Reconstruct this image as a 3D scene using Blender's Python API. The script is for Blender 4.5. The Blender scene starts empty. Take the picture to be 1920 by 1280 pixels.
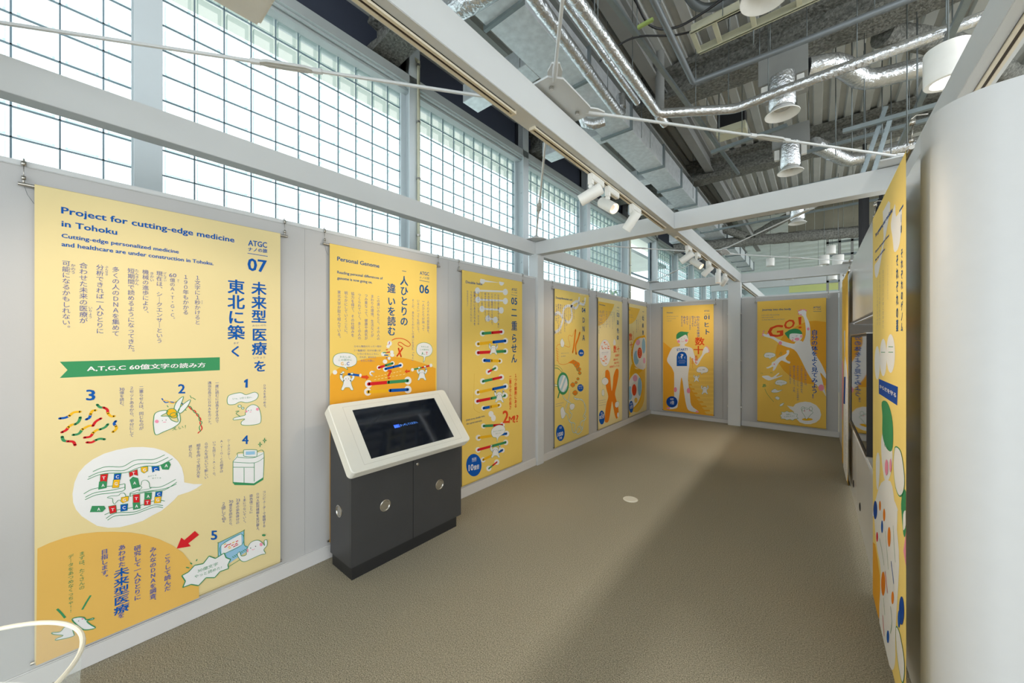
import bpy, bmesh, math, random
from mathutils import Vector, Matrix
random.seed(7)
SC = bpy.context.scene
# ------------------------------------------------------------------ camera
cd = bpy.data.cameras.new('camera'); cam = bpy.data.objects.new('camera', cd); SC.collection.objects.link(cam)
cam.location = (0, 0, 1.6); cam.rotation_euler = (math.radians(90), 0, math.radians(39.65))
cd.sensor_width = 36; cd.lens = 683 / 1920 * 36; cd.shift_y = -(2.0) / 1920; cd.clip_start = .02; cd.clip_end = 300
SC.camera = cam
# ------------------------------------------------------------------ world, lights, exposure
w = bpy.data.worlds.new('sky'); SC.world = w; w.use_nodes = True
bg = w.node_tree.nodes['Background']; bg.inputs[0].default_value = (.86, .94, 1, 1); bg.inputs[1].default_value = 2.7
SC.view_settings.view_transform = 'Standard'; SC.view_settings.look = 'None'; SC.view_settings.gamma = 1; SC.view_settings.use_curve_mapping = False
SC.view_settings.exposure = 0.1
SC.cycles.use_denoising = True
try:
    SC.cycles.max_bounces = 8; SC.cycles.diffuse_bounces = 4; SC.cycles.transparent_max_bounces = 16; SC.cycles.caustics_refractive = False; SC.cycles.caustics_reflective = False
    SC.cycles.sample_clamp_indirect = 4
except Exception: pass
def area(name, loc, rot, sx, sy, power, col):
    l = bpy.data.lights.new(name, 'AREA'); l.shape = 'RECTANGLE'; l.size = sx; l.size_y = sy; l.energy = power; l.color = col
    o = bpy.data.objects.new(name, l); SC.collection.objects.link(o); o.location = loc; o.rotation_euler = rot; return o
# area lamps for the open hall: strip for its downlights, then two added fills
area('hall_overhead_light', (1.72, 4.2, 5.1), (0, 0, 0), .14, 6.5, 150, (1, .96, .88)).data.spread = math.radians(90)
area('hall_overhead_light', (5.5, 9, 5.1), (0, 0, 0), 5, 14, 110, (.95, .98, 1))  # added wide fill for general hall light
area('hall_side_fill', (12.5, 8, 3.2), (0, math.pi / 2, 0), 4.4, 26, 900, (.93, .97, 1))  # added fill standing in for unseen hall glazing, lifts the ceiling
def spot(name, loc, target, power, col, ang=50, blend=.8, rad=.03):
    l = bpy.data.lights.new(name, 'SPOT'); l.energy = power; l.color = col; l.spot_size = math.radians(ang); l.spot_blend = blend; l.shadow_soft_size = rad
    o = bpy.data.objects.new(name, l); SC.collection.objects.link(o); o.location = loc
    o.rotation_euler = (Vector(target) - Vector(loc)).to_track_quat('-Z', 'Y').to_euler(); return o
# ------------------------------------------------------------------ materials
def s2l(c): return tuple((x / 255 / 12.92 if x / 255 <= .04045 else ((x / 255 + .055) / 1.055) ** 2.4) for x in c)
MT = {}
def mat(name, rgb, rough=.6, metal=0, noise=0, scale=20, bump=0, bscale=None, spec=.5, emit=0, lin=False, trans=0, coat=0):
    if name in MT: return MT[name]
    m = bpy.data.materials.new(name); MT[name] = m; m.use_nodes = True; nt = m.node_tree; b = nt.nodes['Principled BSDF']
    c = rgb if lin else s2l(rgb)
    b.inputs['Base Color'].default_value = (*c, 1); b.inputs['Roughness'].default_value = rough; b.inputs['Metallic'].default_value = metal
    b.inputs['Specular IOR Level'].default_value = spec
    if coat: b.inputs['Coat Weight'].default_value = coat
    tc = nt.nodes.new('ShaderNodeTexCoord')
    if noise:
        n = nt.nodes.new('ShaderNodeTexNoise'); n.inputs['Scale'].default_value = scale; n.inputs['Detail'].default_value = 4
        nt.links.new(tc.outputs['Object'], n.inputs['Vector'])
        r = nt.nodes.new('ShaderNodeMapRange'); r.inputs[3].default_value = 1 - noise; r.inputs[4].default_value = 1 + noise; r.inputs[1].default_value = .3; r.inputs[2].default_value = .7
        nt.links.new(n.outputs['Fac'], r.inputs[0])
        x = nt.nodes.new('ShaderNodeVectorMath'); x.operation = 'SCALE'; x.inputs[0].default_value = c; nt.links.new(r.outputs[0], x.inputs['Scale'])
        nt.links.new(x.outputs[0], b.inputs['Base Color'])
    if bump:
        n2 = nt.nodes.new('ShaderNodeTexNoise'); n2.inputs['Scale'].default_value = bscale or scale; n2.inputs['Detail'].default_value = 3
        nt.links.new(tc.outputs['Object'], n2.inputs['Vector'])
        bp = nt.nodes.new('ShaderNodeBump'); bp.inputs['Strength'].default_value = bump; bp.inputs['Distance'].default_value = .02
        nt.links.new(n2.outputs['Fac'], bp.inputs['Height']); nt.links.new(bp.outputs[0], b.inputs['Normal'])
    if emit: b.inputs['Emission Color'].default_value = (*c, 1); b.inputs['Emission Strength'].default_value = emit
    return m
def clear(name, tint, gloss=.08, frost=0, fcol=(.9, .95, .95)):
    m = bpy.data.materials.new(name); MT[name] = m; m.use_nodes = True; nt = m.node_tree; nt.nodes.clear()
    o = nt.nodes.new('ShaderNodeOutputMaterial'); t = nt.nodes.new('ShaderNodeBsdfTransparent'); t.inputs[0].default_value = (*tint, 1)
    g = nt.nodes.new('ShaderNodeBsdfGlossy'); g.inputs['Roughness'].default_value = .05
    mx = nt.nodes.new('ShaderNodeMixShader'); mx.inputs[0].default_value = gloss; nt.links.new(t.outputs[0], mx.inputs[1]); nt.links.new(g.outputs[0], mx.inputs[2]); last = mx
    if frost:
        d = nt.nodes.new('ShaderNodeBsdfTranslucent'); d.inputs[0].default_value = (*fcol, 1); d2 = nt.nodes.new('ShaderNodeBsdfDiffuse'); d2.inputs[0].default_value = (*fcol, 1)
        a = nt.nodes.new('ShaderNodeMixShader'); nt.links.new(d.outputs[0], a.inputs[1]); nt.links.new(d2.outputs[0], a.inputs[2])
        m2 = nt.nodes.new('ShaderNodeMixShader'); m2.inputs[0].default_value = frost; nt.links.new(mx.outputs[0], m2.inputs[1]); nt.links.new(a.outputs[0], m2.inputs[2]); last = m2
    nt.links.new(last.outputs[0], o.inputs[0]); return m
WHITE = mat('white_painted_steel', (210, 212, 212), .45, noise=.02, scale=3)
PANEL = mat('grey_display_panel', (192, 191, 190), .7, noise=.02, scale=2, bump=.03, bscale=200)
BASEB = mat('pale_skirting', (212, 210, 208), .55, noise=.02, scale=4)
CARPET = mat('beige_brown_carpet', (182, 173, 151), .95, noise=.5, scale=170, bump=.8, bscale=200, spec=.1)
NAVY = mat('dark_navy_cladding', (62, 68, 84), .6, noise=.04, scale=2)
COLM = mat('pale_grey_column_paint', (205, 212, 214), .5, noise=.03, scale=3)
LINTEL = mat('light_grey_lintel', (196, 202, 202), .55, noise=.03, scale=3)
GRID = mat('blue_grey_joint', (120, 140, 150), .5, noise=.05)
GSIDE = clear('glass_block_wall', (.66, .74, .73), .04, .12, (.90, .965, .955))
GRIM = clear('glass_block_bevel', (.80, .87, .86), .06, .1, (.95, .99, .98))
GFACE = clear('glass_block_face', (.97, .99, .99), .06, .04)
GBACK = clear('glass_block_back', (.97, .99, .99), .03, .16)
DECK = mat('galvanised_roof_deck', (196, 198, 195), .6, 0, noise=.06, scale=3)
DECKB = mat('pale_lit_roof_deck', (222, 230, 226), .5, .1, noise=.05, scale=2)  # far deck's brighter light put into the colour; also used for the canopy
SPRAY = mat('sprayed_fireproofing', (124, 124, 118), 1, noise=.45, scale=30, bump=1, bscale=40, spec=.1)
GREYST = mat('grey_painted_steel', (150, 151, 148), .6, 0, noise=.05, scale=4)
GALV = mat('galvanised_sheet', (234, 239, 242), .4, .55, noise=.1, scale=14, bump=.05, bscale=9)
FOIL = mat('crinkled_silver_foil', (218, 220, 222), .25, .9, noise=.1, scale=30, bump=.5, bscale=38)
STRUT = mat('zinc_strut_channel', (150, 160, 162), .4, .7, noise=.06, scale=12)
ROD = mat('steel_hanger_rod', (110, 116, 116), .4, .6, noise=.05)
CREAM = mat('cream_painted_metal', (208, 206, 180), .5, noise=.04, scale=5)
BLACK = mat('black_rubber', (22, 22, 24), .5, noise=.05)
TRACK = mat('off_white_track', (222, 212, 190), .5, noise=.03)
SLOT = mat('dark_track_slot', (60, 48, 36), .7, noise=.05)
FIX = mat('white_lamp_housing', (236, 234, 228), .4, noise=.02)
WARM = mat('warm_lamp_lens', (255, 214, 170), .3, emit=5, noise=0)
COOL = mat('white_lamp_lens', (255, 250, 240), .3, emit=6)
CHROME = mat('brushed_metal', (190, 186, 178), .25, .9, noise=.05, scale=30)
DARKCAB = mat('charcoal_cabinet_laminate', (60, 60, 61), .45, noise=.04, scale=6)
BEZEL = mat('ivory_kiosk_top', (236, 233, 222), .4, noise=.02, scale=5)
SCREEN = mat('dark_touch_screen', (10, 16, 30), .06, spec=.9, noise=.1, scale=3)
TVS = mat('mirror_like_screen', (16, 17, 18), .03, spec=1, coat=1, noise=.05)
GLOSSW = mat('glossy_white_laminate', (232, 234, 236), .18, noise=.01)
NEARW = mat('satin_pearl_panel', (203, 206, 208), .5, noise=.01)
GREEN = mat('outdoor_foliage', (110, 150, 80), .8, noise=.4, scale=2, bump=.5)
ACRYL = clear('clear_acrylic', (.95, .96, .95), .07, .12)
ACRIM = mat('acrylic_rim', (238, 232, 214), .3)
COL = {'b': (12, 88, 170), 'b2': (22, 84, 140), 'b3': (14, 72, 160), 'bl': (12, 88, 180), 'v': (88, 98, 160), 'g': (62, 146, 96), 'r': (214, 34, 42), 'rd': (226, 78, 34), 'y': (240, 184, 34),
 'y2': (255, 236, 160), 'y3': (214, 170, 60), 'y4': (238, 196, 96), 'or': (232, 186, 96), 'or2': (238, 172, 52), 'or3': (240, 196, 84), 'ob': (234, 132, 26), 'w': (236, 236, 236), 'w2': (228, 228, 226),
 'pk': (240, 150, 175), 'pk2': (236, 176, 206), 'lb': (150, 196, 226), 'lb2': (176, 208, 220), 'dk': (50, 84, 70)}
def ink(k): return mat('printed_ink_' + k, COL[k], .75, noise=.02, scale=3, spec=.2)
# ------------------------------------------------------------------ mesh builder
class MB:
    def __init__(s): s.v = []; s.f = []; s.m = []; s.sm = []
    def add(s, vs, fs, mi=0, sm=False):
        n = len(s.v); s.v += [tuple(v) for v in vs]; s.f += [tuple(i + n for i in f) for f in fs]; s.m += [mi] * len(fs); s.sm += [sm] * len(fs); return s
    def box(s, x0, y0, z0, x1, y1, z1, mi=0):
        v = [(x, y, z) for z in (z0, z1) for y in (y0, y1) for x in (x0, x1)]
        return s.add(v, [(0, 2, 3, 1), (4, 5, 7, 6), (0, 1, 5, 4), (2, 6, 7, 3), (0, 4, 6, 2), (1, 3, 7, 5)], mi)
    def bbox(s, x0, y0, z0, x1, y1, z1, b=.004, mi=0):   # bevelled box
        bm = bmesh.new(); bmesh.ops.create_cube(bm, size=1)
        for v in bm.verts: v.co = Vector(((x0 + x1) / 2 + v.co.x * (x1 - x0), (y0 + y1) / 2 + v.co.y * (y1 - y0), (z0 + z1) / 2 + v.co.z * (z1 - z0)))
        bmesh.ops.bevel(bm, geom=bm.edges[:], offset=b, segments=2, affect='EDGES')
        bm.verts.index_update(); s.add([v.co[:] for v in bm.verts], [[v.index for v in f.verts] for f in bm.faces], mi); bm.free(); return s
    def loft(s, rings, mi=0, cap=True, sm=True, closed=False):
        n = len(rings[0]); vs = [p for r in rings for p in r]; fs = []
        R = len(rings)
        for i in range(R if closed else R - 1):
            for j in range(n):
                a = i * n + j; b = i * n + (j + 1) % n; c = ((i + 1) % R) * n + (j + 1) % n; d = ((i + 1) % R) * n + j; fs.append((a, b, c, d))
        s.add(vs, fs, mi, sm)
        if cap and not closed:
            s.add(rings[0], [tuple(range(n))[::-1]], mi); s.add(rings[-1], [tuple(range(n))], mi)
        return s
    def tube(s, pts, r, n=8, mi=0, cap=True, jit=0, closed=False):
        P = [Vector(p) for p in pts]; rings = []; up = Vector((0, 0, 1))
        for i, p in enumerate(P):
            if closed: d = (P[(i + 1) % len(P)] - P[i - 1]).normalized()
            else: d = ((P[min(i + 1, len(P) - 1)] - p).normalized() + (p - P[max(i - 1, 0)]).normalized()).normalized()
            u = up if abs(d.z) < .95 else Vector((0, 1, 0)); a = d.cross(u).normalized(); b = d.cross(a).normalized()
            rr = r[i] if isinstance(r, (list, tuple)) else r; ring = []
            for k in range(n):
                t = 2 * math.pi * k / n; q = rr * (1 + random.uniform(-jit, jit)); ring.append((p + a * math.cos(t) * q + b * math.sin(t) * q)[:])
            rings.append(ring)
        return s.loft(rings, mi, cap, True, closed)
    def lathe(s, c, prof, axis=(0, 0, 1), n=20, mi=0, cap=True):
        ax = Vector(axis).normalized(); u = Vector((0, 0, 1)) if abs(ax.z) < .9 else Vector((1, 0, 0)); a = ax.cross(u).normalized(); b = ax.cross(a).normalized(); c = Vector(c)
        return s.loft([[(c + ax * h + (a * math.cos(2 * math.pi * k / n) + b * math.sin(2 * math.pi * k / n)) * r)[:] for k in range(n)] for r, h in prof], mi, cap)
    def prism(s, poly, off, mi=0):
        n = len(poly); o = Vector(off); a = [Vector(p)[:] for p in poly]; b = [(Vector(p) + o)[:] for p in poly]
        return s.add(a + b, [tuple(range(n))[::-1], tuple(range(n, 2 * n))] + [(i, (i + 1) % n, n + (i + 1) % n, n + i) for i in range(n)], mi)
    def bar(s, p, q, wx, wz, mi=0):
        p, q = Vector(p), Vector(q); d = (q - p).normalized(); u = Vector((0, 0, 1)) if abs(d.z) < .95 else Vector((0, 1, 0)); a = d.cross(u).normalized() * wx / 2; b = d.cross(a).normalized() * wz / 2
        return s.loft([[(c + a + b)[:], (c - a + b)[:], (c - a - b)[:], (c + a - b)[:]] for c in (p, q)], mi, True, False)
    def chan(s, p, q, wd=.041, th=.004, mi=0, lipup=True):   # C-channel, open side up
        p, q = Vector(p), Vector(q); d = (q - p).normalized(); a = d.cross(Vector((0, 0, 1))).normalized() * wd / 2; up = Vector((0, 0, wd))
        for o1, o2, ww, wz in ((Vector(), Vector(), wd, th), (a, a, th, wd), (-a, -a, th, wd)):
            z = Vector((0, 0, 0 if ww > th else wd / 2)); s.bar(p + o1 + z, q + o2 + z, ww, wz, mi)
        return s
def link(o): SC.collection.objects.link(o); return o
def wloc(p):
    v = Vector((0, 0, 0))
    while p is not None: v += p.location; p = p.parent
    return v
SPLIT = {'edge_strip', 'end_lug', 'bolt', 'end_cap', 'skirting', 'top_rail', 'niche_back', 'clip', 'rail_lip'}
def pieces(mb):
    par = list(range(len(mb.v)))
    def f(i):
        while par[i] != i: par[i] = par[par[i]]; i = par[i]
        return i
    for q in mb.f:
        for i in q[1:]: par[f(i)] = f(q[0])
    seen = {}
    for q, m_, s_ in zip(mb.f, mb.m, mb.sm): seen.setdefault(f(q[0]), []).append((q, m_, s_))
    out = []
    for fs in seen.values():
        n = MB(); mp = {}
        for q, m_, s_ in fs:
            for i in q:
                if i not in mp: mp[i] = len(n.v); n.v.append(mb.v[i])
            n.f.append(tuple(mp[i] for i in q)); n.m.append(m_); n.sm.append(s_)
        out.append(n)
    return out
def ob(name, mb, mats, parent=None, label=None, kind=None, origin=None):
    if name in SPLIT and parent is not None:
        ps = pieces(mb)
        if name in ('bolt', 'clip'):   # lathe caps are loose rings: keep whole when it is one turned piece
            k = len(ps) // 3 if len(ps) % 3 == 0 else 1
            gs = [ps[i * 3:(i + 1) * 3] for i in range(k)] if k > 1 else [ps]
            ps = []
            for g_ in gs:
                n = MB()
                for p in g_: n.add(p.v, p.f, 0, False)
                ps.append(n)
        if len(ps) > 1:
            r = None
            for p in ps: r = ob1(name, p, mats, parent, label, kind, origin)
            return r
    return ob1(name, mb, mats, parent, label, kind, origin)
def ob1(name, mb, mats, parent=None, label=None, kind=None, origin=None):
    me = bpy.data.meshes.new(name); off = wloc(parent)
    o0 = Vector(origin) - off if origin else Vector((0, 0, 0)); off = off + o0
    me.from_pydata([(v[0] - off.x, v[1] - off.y, v[2] - off.z) for v in mb.v], [], mb.f)
    for m in (mats if isinstance(mats, (list, tuple)) else [mats]): me.materials.append(m)
    me.polygons.foreach_set('material_index', mb.m); me.polygons.foreach_set('use_smooth', mb.sm)
    me.update(); me.validate()
    bm = bmesh.new(); bm.from_mesh(me); bmesh.ops.remove_doubles(bm, verts=bm.verts, dist=1e-6) if not name.startswith('print') else None
    if not name.startswith('print'): bmesh.ops.recalc_face_normals(bm, faces=bm.faces)
    for e in bm.edges:
        if len(e.link_faces) == 2 and e.calc_face_angle(0) > .7: e.smooth = False
    bm.to_mesh(me); bm.free()
    o = link(bpy.data.objects.new(name, me)); o.parent = parent; o.location = o0
    if label: o['label'] = label
    if kind: o['kind'] = kind
    return o
def thing(name, label, cat, loc, group=None, kind=None):
    o = link(bpy.data.objects.new(name, None)); o.location = loc; o.empty_display_size = .1
    o['label'] = label
    if kind: o['kind'] = kind
    o['category'] = cat
    if group: o['group'] = group
    return o
def tag(o, label, cat, group=None):
    o['label'] = label; o['category'] = cat
    if group: o['group'] = group
    return o
def struct(name, mb, mats, label=None, cat=None):
    o = ob(name, mb, mats); o['kind'] = 'structure'
    if label: o['label'] = label; o['category'] = cat or name.split('_')[0]
    return o
def inst(src, parent, loc):
    c = src.copy(); link(c); c.parent = parent; c.location = loc; return c
def copytree(root, loc, label):
    r = root.copy(); link(r); r.location = loc; r['label'] = label
    for ch in list(root.children):
        c = ch.copy(); link(c); c.parent = r
        for g in list(ch.children):
            d = g.copy(); link(d); d.parent = c
    return r

# ================================================================== SETTING
struct('floor', MB().box(-4.05, -6, -.05, 14, 31, 0), CARPET, 'beige brown carpet floor of the exhibition aisle')
# --- exterior wall: low part under the glass, upper navy cladding, columns
mb = MB().box(-4.3, -6, 0, -4.02, 31, 2.1); ext = struct('wall_left', mb, NAVY, 'exterior wall of glass block windows and dark cladding', 'wall')
mb = MB().box(-4.2, -6, 4.84, -3.98, 31, 5.75)
ob('upper_wall', mb, NAVY, ext, 'dark navy wall above the windows')
for i in range(24):
    y = -3.3 + i * 1.17
    if i % 2: ob('cladding_joint', MB().box(-3.985, y, 4.84, -3.965, y + .07, 5.7), mat('navy_joint', (38, 42, 54), .6), ext)
mb = MB().box(-4.15, -6, 4.735, -3.8, 31, 4.84).box(-4.1, -6, 4.70, -3.9, 31, 4.735).box(-3.87, -6, 4.72, -3.84, 31, 4.74)
struct('trim_1', mb, LINTEL, 'pale grey lintel running over the glass block windows', 'trim')
struct('trim_2', MB().box(-4.12, -6, 2.06, -3.9, 31, 2.12), LINTEL, 'pale sill under the glass block windows', 'trim')
CY = [-4.14, -1.90, .36, 2.70, 4.96, 7.22, 9.48, 11.75, 14.0, 16.26, 18.5, 20.8, 23.1, 25.4]
mb = MB()   # H column, made once
mb.box(-3.815, -.075, 0, -3.80, .075, 5.7).box(-3.98, -.006, 0, -3.815, .006, 5.7).box(-4.0, -.075, 0, -3.98, .075, 5.7)
for z in (2.75, 2.95, 3.35, 3.75, 4.15, 4.5):
    mb.lathe((-3.9, -.006, z), [(.013, 0), (.013, -.012)], axis=(0, 1, 0), n=8)
col0 = None
for i, y in enumerate(CY):
    if col0 is None: col0 = ob('column', mb, COLM, ext); col0.location = (0, y, 0)
    else: inst(col0, ext, (0, y, 0))
# --- glass block bays
def block_mesh():
    m = MB(); h = .0955; d = .066; i1 = h - .006; i2 = h - .018; i3 = h - .03
    # outer wall tube, bevel ring, inner side walls, front pane, back pane, inner rim
    def ring(x, r): return [(x, -r, -r), (x, r, -r), (x, r, r), (x, -r, r)]
    m.loft([ring(-.006, h), ring(0, i1), ring(-.004, i2)], 3, False, False)
    m.loft([ring(-.006, i2), ring(-d + .012, i2), ring(-d + .002, i3)], 0, False, False)
    m.add(ring(-.004, i2), [(0, 1, 2, 3)], 1); m.add(ring(-d + .004, i3), [(0, 1, 2, 3)], 2)
    return m
bays = [(CY[i], CY[i + 1]) for i in range(len(CY) - 1)]
blk = None
for n, (a, b) in enumerate(bays):
    y1 = b - .045; y0 = y1 - 2.2
    if n == 1: y1 = .345; y0 = -1.855
    if n == 2: y0 = .455; y1 = 2.655
    W = thing('window_%d' % (n + 1), 'glass block window', 'window', (-4.0, y0, 2.12), kind='structure')
    names = ['first', 'second', 'third', 'fourth', 'fifth', 'sixth', 'seventh', 'eighth', 'ninth', 'tenth', 'eleventh', 'twelfth', 'thirteenth']
    g = MB()
    if n == 6:
        W['label'] = 'clear glazed window with trees outside, between the glass block windows'
        g.box(-4.03, y0 - .03, 2.12, -3.98, y0 + .03, 4.72).box(-4.03, y1 - .03, 2.12, -3.98, y1 + .03, 4.72).box(-4.03, y0, 3.5, -3.98, y1, 3.54)
        ob('frame', g, GRID, W); ob('pane', MB().add([(-4.0, y0, 2.12), (-4.0, y1, 2.12), (-4.0, y1, 4.72), (-4.0, y0, 4.72)], [(0, 1, 2, 3)]), GFACE, W); continue
    W['label'] = '%s glass block window bay counted from behind the camera' % names[n] if n > 3 or n < 1 else ['', 'glass block window bay at the left edge above the large cream banner', 'wide glass block window bay above the large cream banner and kiosk', 'glass block window bay above the double helix banner'][n]
    for j in range(12):
        y = y0 + j * .2
        g.box(-4.018, y - .0045, 2.12, -4.004, y + .0045, 4.72)
    for k in range(14):
        z = 2.12 + k * .2; g.box(-4.018, y0, z - .0045, -4.004, y1, z + .0045)
    g.box(-4.08, y0 - .03, 2.12, -3.985, y0 - .006, 4.72).box(-4.08, y1 + .006, 2.12, -3.985, y1 + .03, 4.72)
    ob('joint_grid', g, GRID, W)
    if 1 <= n <= 4:
        for j in range(11):
            for k in range(13):
                p = (0, .1 + j * .2, .1 + k * .2)
                if blk is None: blk = ob('glass_block', block_mesh(), [GSIDE, GFACE, GBACK, GRIM]); blk.parent = W; blk.location = p
                else: inst(blk, W, p)
    else:
        if n == 0: continue
        m = MB(); t = block_mesh()
        for j in range(11):
            for k in range(13): m.add([(v[0] - 4.0, v[1] + y0 + .1 + j * .2, v[2] + 2.22 + k * .2) for v in t.v], t.f, 0); m.m[-len(t.f):] = t.m
        ob('glass_blocks', m, [GSIDE, GFACE, GBACK, GRIM], W, kind='stuff')
# low canopy / deck outside the clear window and trees
m = MB()
for k in range(30):
    c = Vector((-7.5 + random.uniform(-1.2, 1.2), random.uniform(11, 19), random.uniform(.6, 3.1))); r = random.uniform(.4, .9)
    for j in range(60):
        d = Vector((random.gauss(0, 1), random.gauss(0, 1), random.gauss(0, 1))).normalized() * r; p = c + d; u = Vector((random.gauss(0, 1), random.gauss(0, 1), random.gauss(0, 1))).normalized() * .12; v = u.cross(d).normalized() * .08
        m.add([(p - u)[:], (p + v)[:], (p + u)[:], (p - v)[:]], [(0, 1, 2, 3)])
m.tube([(-7.5, 13, 0), (-7.5, 13.1, 2)], .1); m.tube([(-7.5, 16, 0), (-7.6, 16.1, 2)], .1)
tag(ob('leafy_shrubs', m, GREEN, kind='stuff'), 'green foliage seen outside through the clear window', 'plants')
struct('trim_3', MB().box(-6.2, 8.5, 4.35, -4.35, 14.5, 4.45), DECKB, 'pale canopy outside the clear window', 'trim')
struct('trim_5', MB().box(-4.95, -6, 5.0, -4.3, 31, 5.1), mat('cream_eave', (250, 248, 236), .8), 'cream eave outside above the windows', 'trim')
struct('floor_outside', MB().box(-60, -30, -.3, -4.3, 60, -.06), mat('outdoor_paving', (226, 226, 218), .9, noise=.1, scale=1), 'pale ground outside the windows', 'floor')
# --- ceiling deck, ribs along Y
def deck(x0, x1, z, pitch=.2, dep=.05, along='y', y0=-6, y1=17):
    p = []; x = x0
    while x < x1:
        p += [(x, z), (x + pitch * .5, z), (x + pitch * .58, z + dep), (x + pitch * .92, z + dep)]; x += pitch
    m = MB()
    for (a, za), (b, zb) in zip(p, p[1:]):
        if along == 'y': m.add([(a, y0, za), (b, y0, zb), (b, y1, zb), (a, y1, za)], [(0, 1, 2, 3)])
        else: m.add([(y0, a, za), (y0, b, zb), (y1, b, zb), (y1, a, za)], [(0, 1, 2, 3)])
    return m
ce = struct('ceiling', MB().box(-4.3, -6, 5.9, 14, 31, 6.0), GREYST, 'high exposed corrugated steel roof deck ceiling', 'ceiling')
ob('roof_deck', deck(-4.2, 14, 5.36, y0=-6, y1=13.4), DECK, ce)
ob('roof_deck', deck(13.4, 31, 5.36, 1.0, .16, 'x', -4.2, 14), DECKB, ce, 'paler roof deck over the far hall')
# small stiffener dimples rows on the deck flats
# --- far hall
m = MB().box(-4.2, 30.5, 0, 14, 30.7, 5.9); hw = struct('wall_back', m, mat('pale_teal_wall', (186, 202, 202), .6, noise=.03, scale=1), 'pale teal far wall of the hall', 'wall')
m = MB()
for i in range(12):
    x = -.55 + i * .19; m.box(x, 12.7 + .01 * (i % 2), 4.5, x + .185, 12.74 + .01 * (i % 2), 5.36)
ob('upper_panelling', m, mat('olive_grey_panelling', (140, 136, 118), .7, noise=.12, scale=3), hw, 'olive grey boarding above the far tube', 'stuff')

# ================================================================== PARTITIONS
def run_panels(root, name, x0, x1, ys, z0, z1):
    for a, b in zip(ys, ys[1:]): ob(name, MB().box(x0, a + .0006, z0, x1, b - .0006, z1), PANEL, root)
pl = thing('display_partition', 'long grey display partition along the window side, carrying six banners', 'partition', (-2.79, 4, 0)); 
run_panels(pl, 'panel', -2.83, -2.75, [-2.2, -.5, 1.04, 2.34, 3.79], .1, 2.385)
run_panels(pl, 'panel', -2.83, -2.75, [3.93, 5.34, 6.64, 8.02], .1, 2.385)
ob('skirting', MB().bbox(-2.84, -2.2, 0, -2.737, 3.79, .1, .005).bbox(-2.84, 3.93, 0, -2.737, 8.02, .1, .005), BASEB, pl, 'pale skirting along the foot')
ob('top_rail', MB().bbox(-2.835, -2.2, 2.385, -2.742, 3.79, 2.41, .003).bbox(-2.835, 3.93, 2.385, -2.742, 8.02, 2.41, .003), WHITE, pl, 'pale top rail')
pe = thing('display_partition', 'grey display partition closing the far end of the aisle', 'partition', (-1.2, 8.07, 0))
for a, b in ((-2.74, -1.36), (-1.36, -1.26), (-1.05, .31)): ob('panel', MB().box(a + .0015, 8.05, .08, b - .0015, 8.11, 2.385), PANEL, pe)
ob('skirting', MB().bbox(-1.05, 8.035, 0, .32, 8.12, .09, .005), BASEB, pe, 'pale skirting along the foot')
ob('skirting', MB().bbox(-2.74, 8.05, 0, -1.26, 8.12, .075, .005), BASEB, pe)
ob('top_rail', MB().bbox(-2.74, 8.04, 2.385, -1.26, 8.12, 2.41, .003).bbox(-1.05, 8.04, 2.385, .32, 8.12, 2.41, .003), WHITE, pe)
# end cabinet-like wall at the right: rounded corner panel
def arc(cx, cy, r, a0, a1, n=10): return [(cx + r * math.cos(math.radians(a0 + (a1 - a0) * i / n)), cy + r * math.sin(math.radians(a0 + (a1 - a0) * i / n))) for i in range(n + 1)]
prof = [(.34, 2.125), (.32, 2.11), (.32, 2.06)] + arc(.47, 1.98, .15, 180, 262, 12)[1:] + [(2.6, 1.62), (2.6, 1.70)] + [(.47, 1.92)] + [(.40, 2.02), (.40, 2.125)]
m = MB(); m.prism([(x, y, 0) for x, y in prof], (0, 0, 2.4)); 
nearp = ob('display_partition', m, NEARW); tag(nearp, 'smooth pale partition with rounded corner at the right edge of the view', 'partition')
for p in nearp.data.polygons:
    if abs(p.normal.z) < .1: p.use_smooth = True
tag(ob('display_partition', MB().bbox(.35, 2.14, 0, .42, 3.175, 2.4, .003), GLOSSW), 'white partition set back behind the nearest right-hand banner', 'partition')
# media cabinet wall with upper panel, niche, screen and lower panel
mc = thing('media_cabinet', 'glossy white built-in cabinet holding the wall screen on the right side', 'cabinet', (.4, 4.3, 0))
ob('side_panel', MB().box(.30, 3.18, 0, .95, 3.215, 2.4), GLOSSW, mc); ob('side_panel', MB().box(.30, 5.45, 0, .95, 5.49, 2.4), GLOSSW, mc)
ob('upper_panel', MB().bbox(.30, 3.22, 1.79, .34, 5.445, 2.4, .003), GLOSSW, mc)
ob('niche_back', MB().box(.50, 3.22, .72, .53, 5.445, 1.79).box(.34, 3.22, 1.775, .5, 5.445, 1.79), GLOSSW, mc)
ob('ledge', MB().prism([(.31, 3.22, .70), (.31, 5.445, .70), (.5, 5.445, .74), (.5, 3.22, .74)], (0, 0, .02)), GLOSSW, mc)
for a, b in ((3.22, 4.55), (4.555, 5.445)):
    d = ob('lower_door', MB().bbox(.30, a, .03, .33, b, .70, .002), GLOSSW, mc)
    y = 4.23 if a < 4 else 4.87
    ob('finger_pull', MB().lathe((.301, y, .20), [(.035, 0), (.035, -.004), (.028, -.006), (.026, .0)], axis=(1, 0, 0), n=20), BLACK, d, 'black round finger pull')
mbp = MB().bbox(.32, 5.49, 0, .40, 8.04, 2.4, .003)
tag(ob('display_partition', mbp, GLOSSW), 'glossy white partition behind the farther right-hand banner', 'partition')
tv = thing('wall_screen', 'large black framed flat screen mirroring the far banner, in the right-hand cabinet', 'screen', (.285, 4.05, .83))
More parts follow.
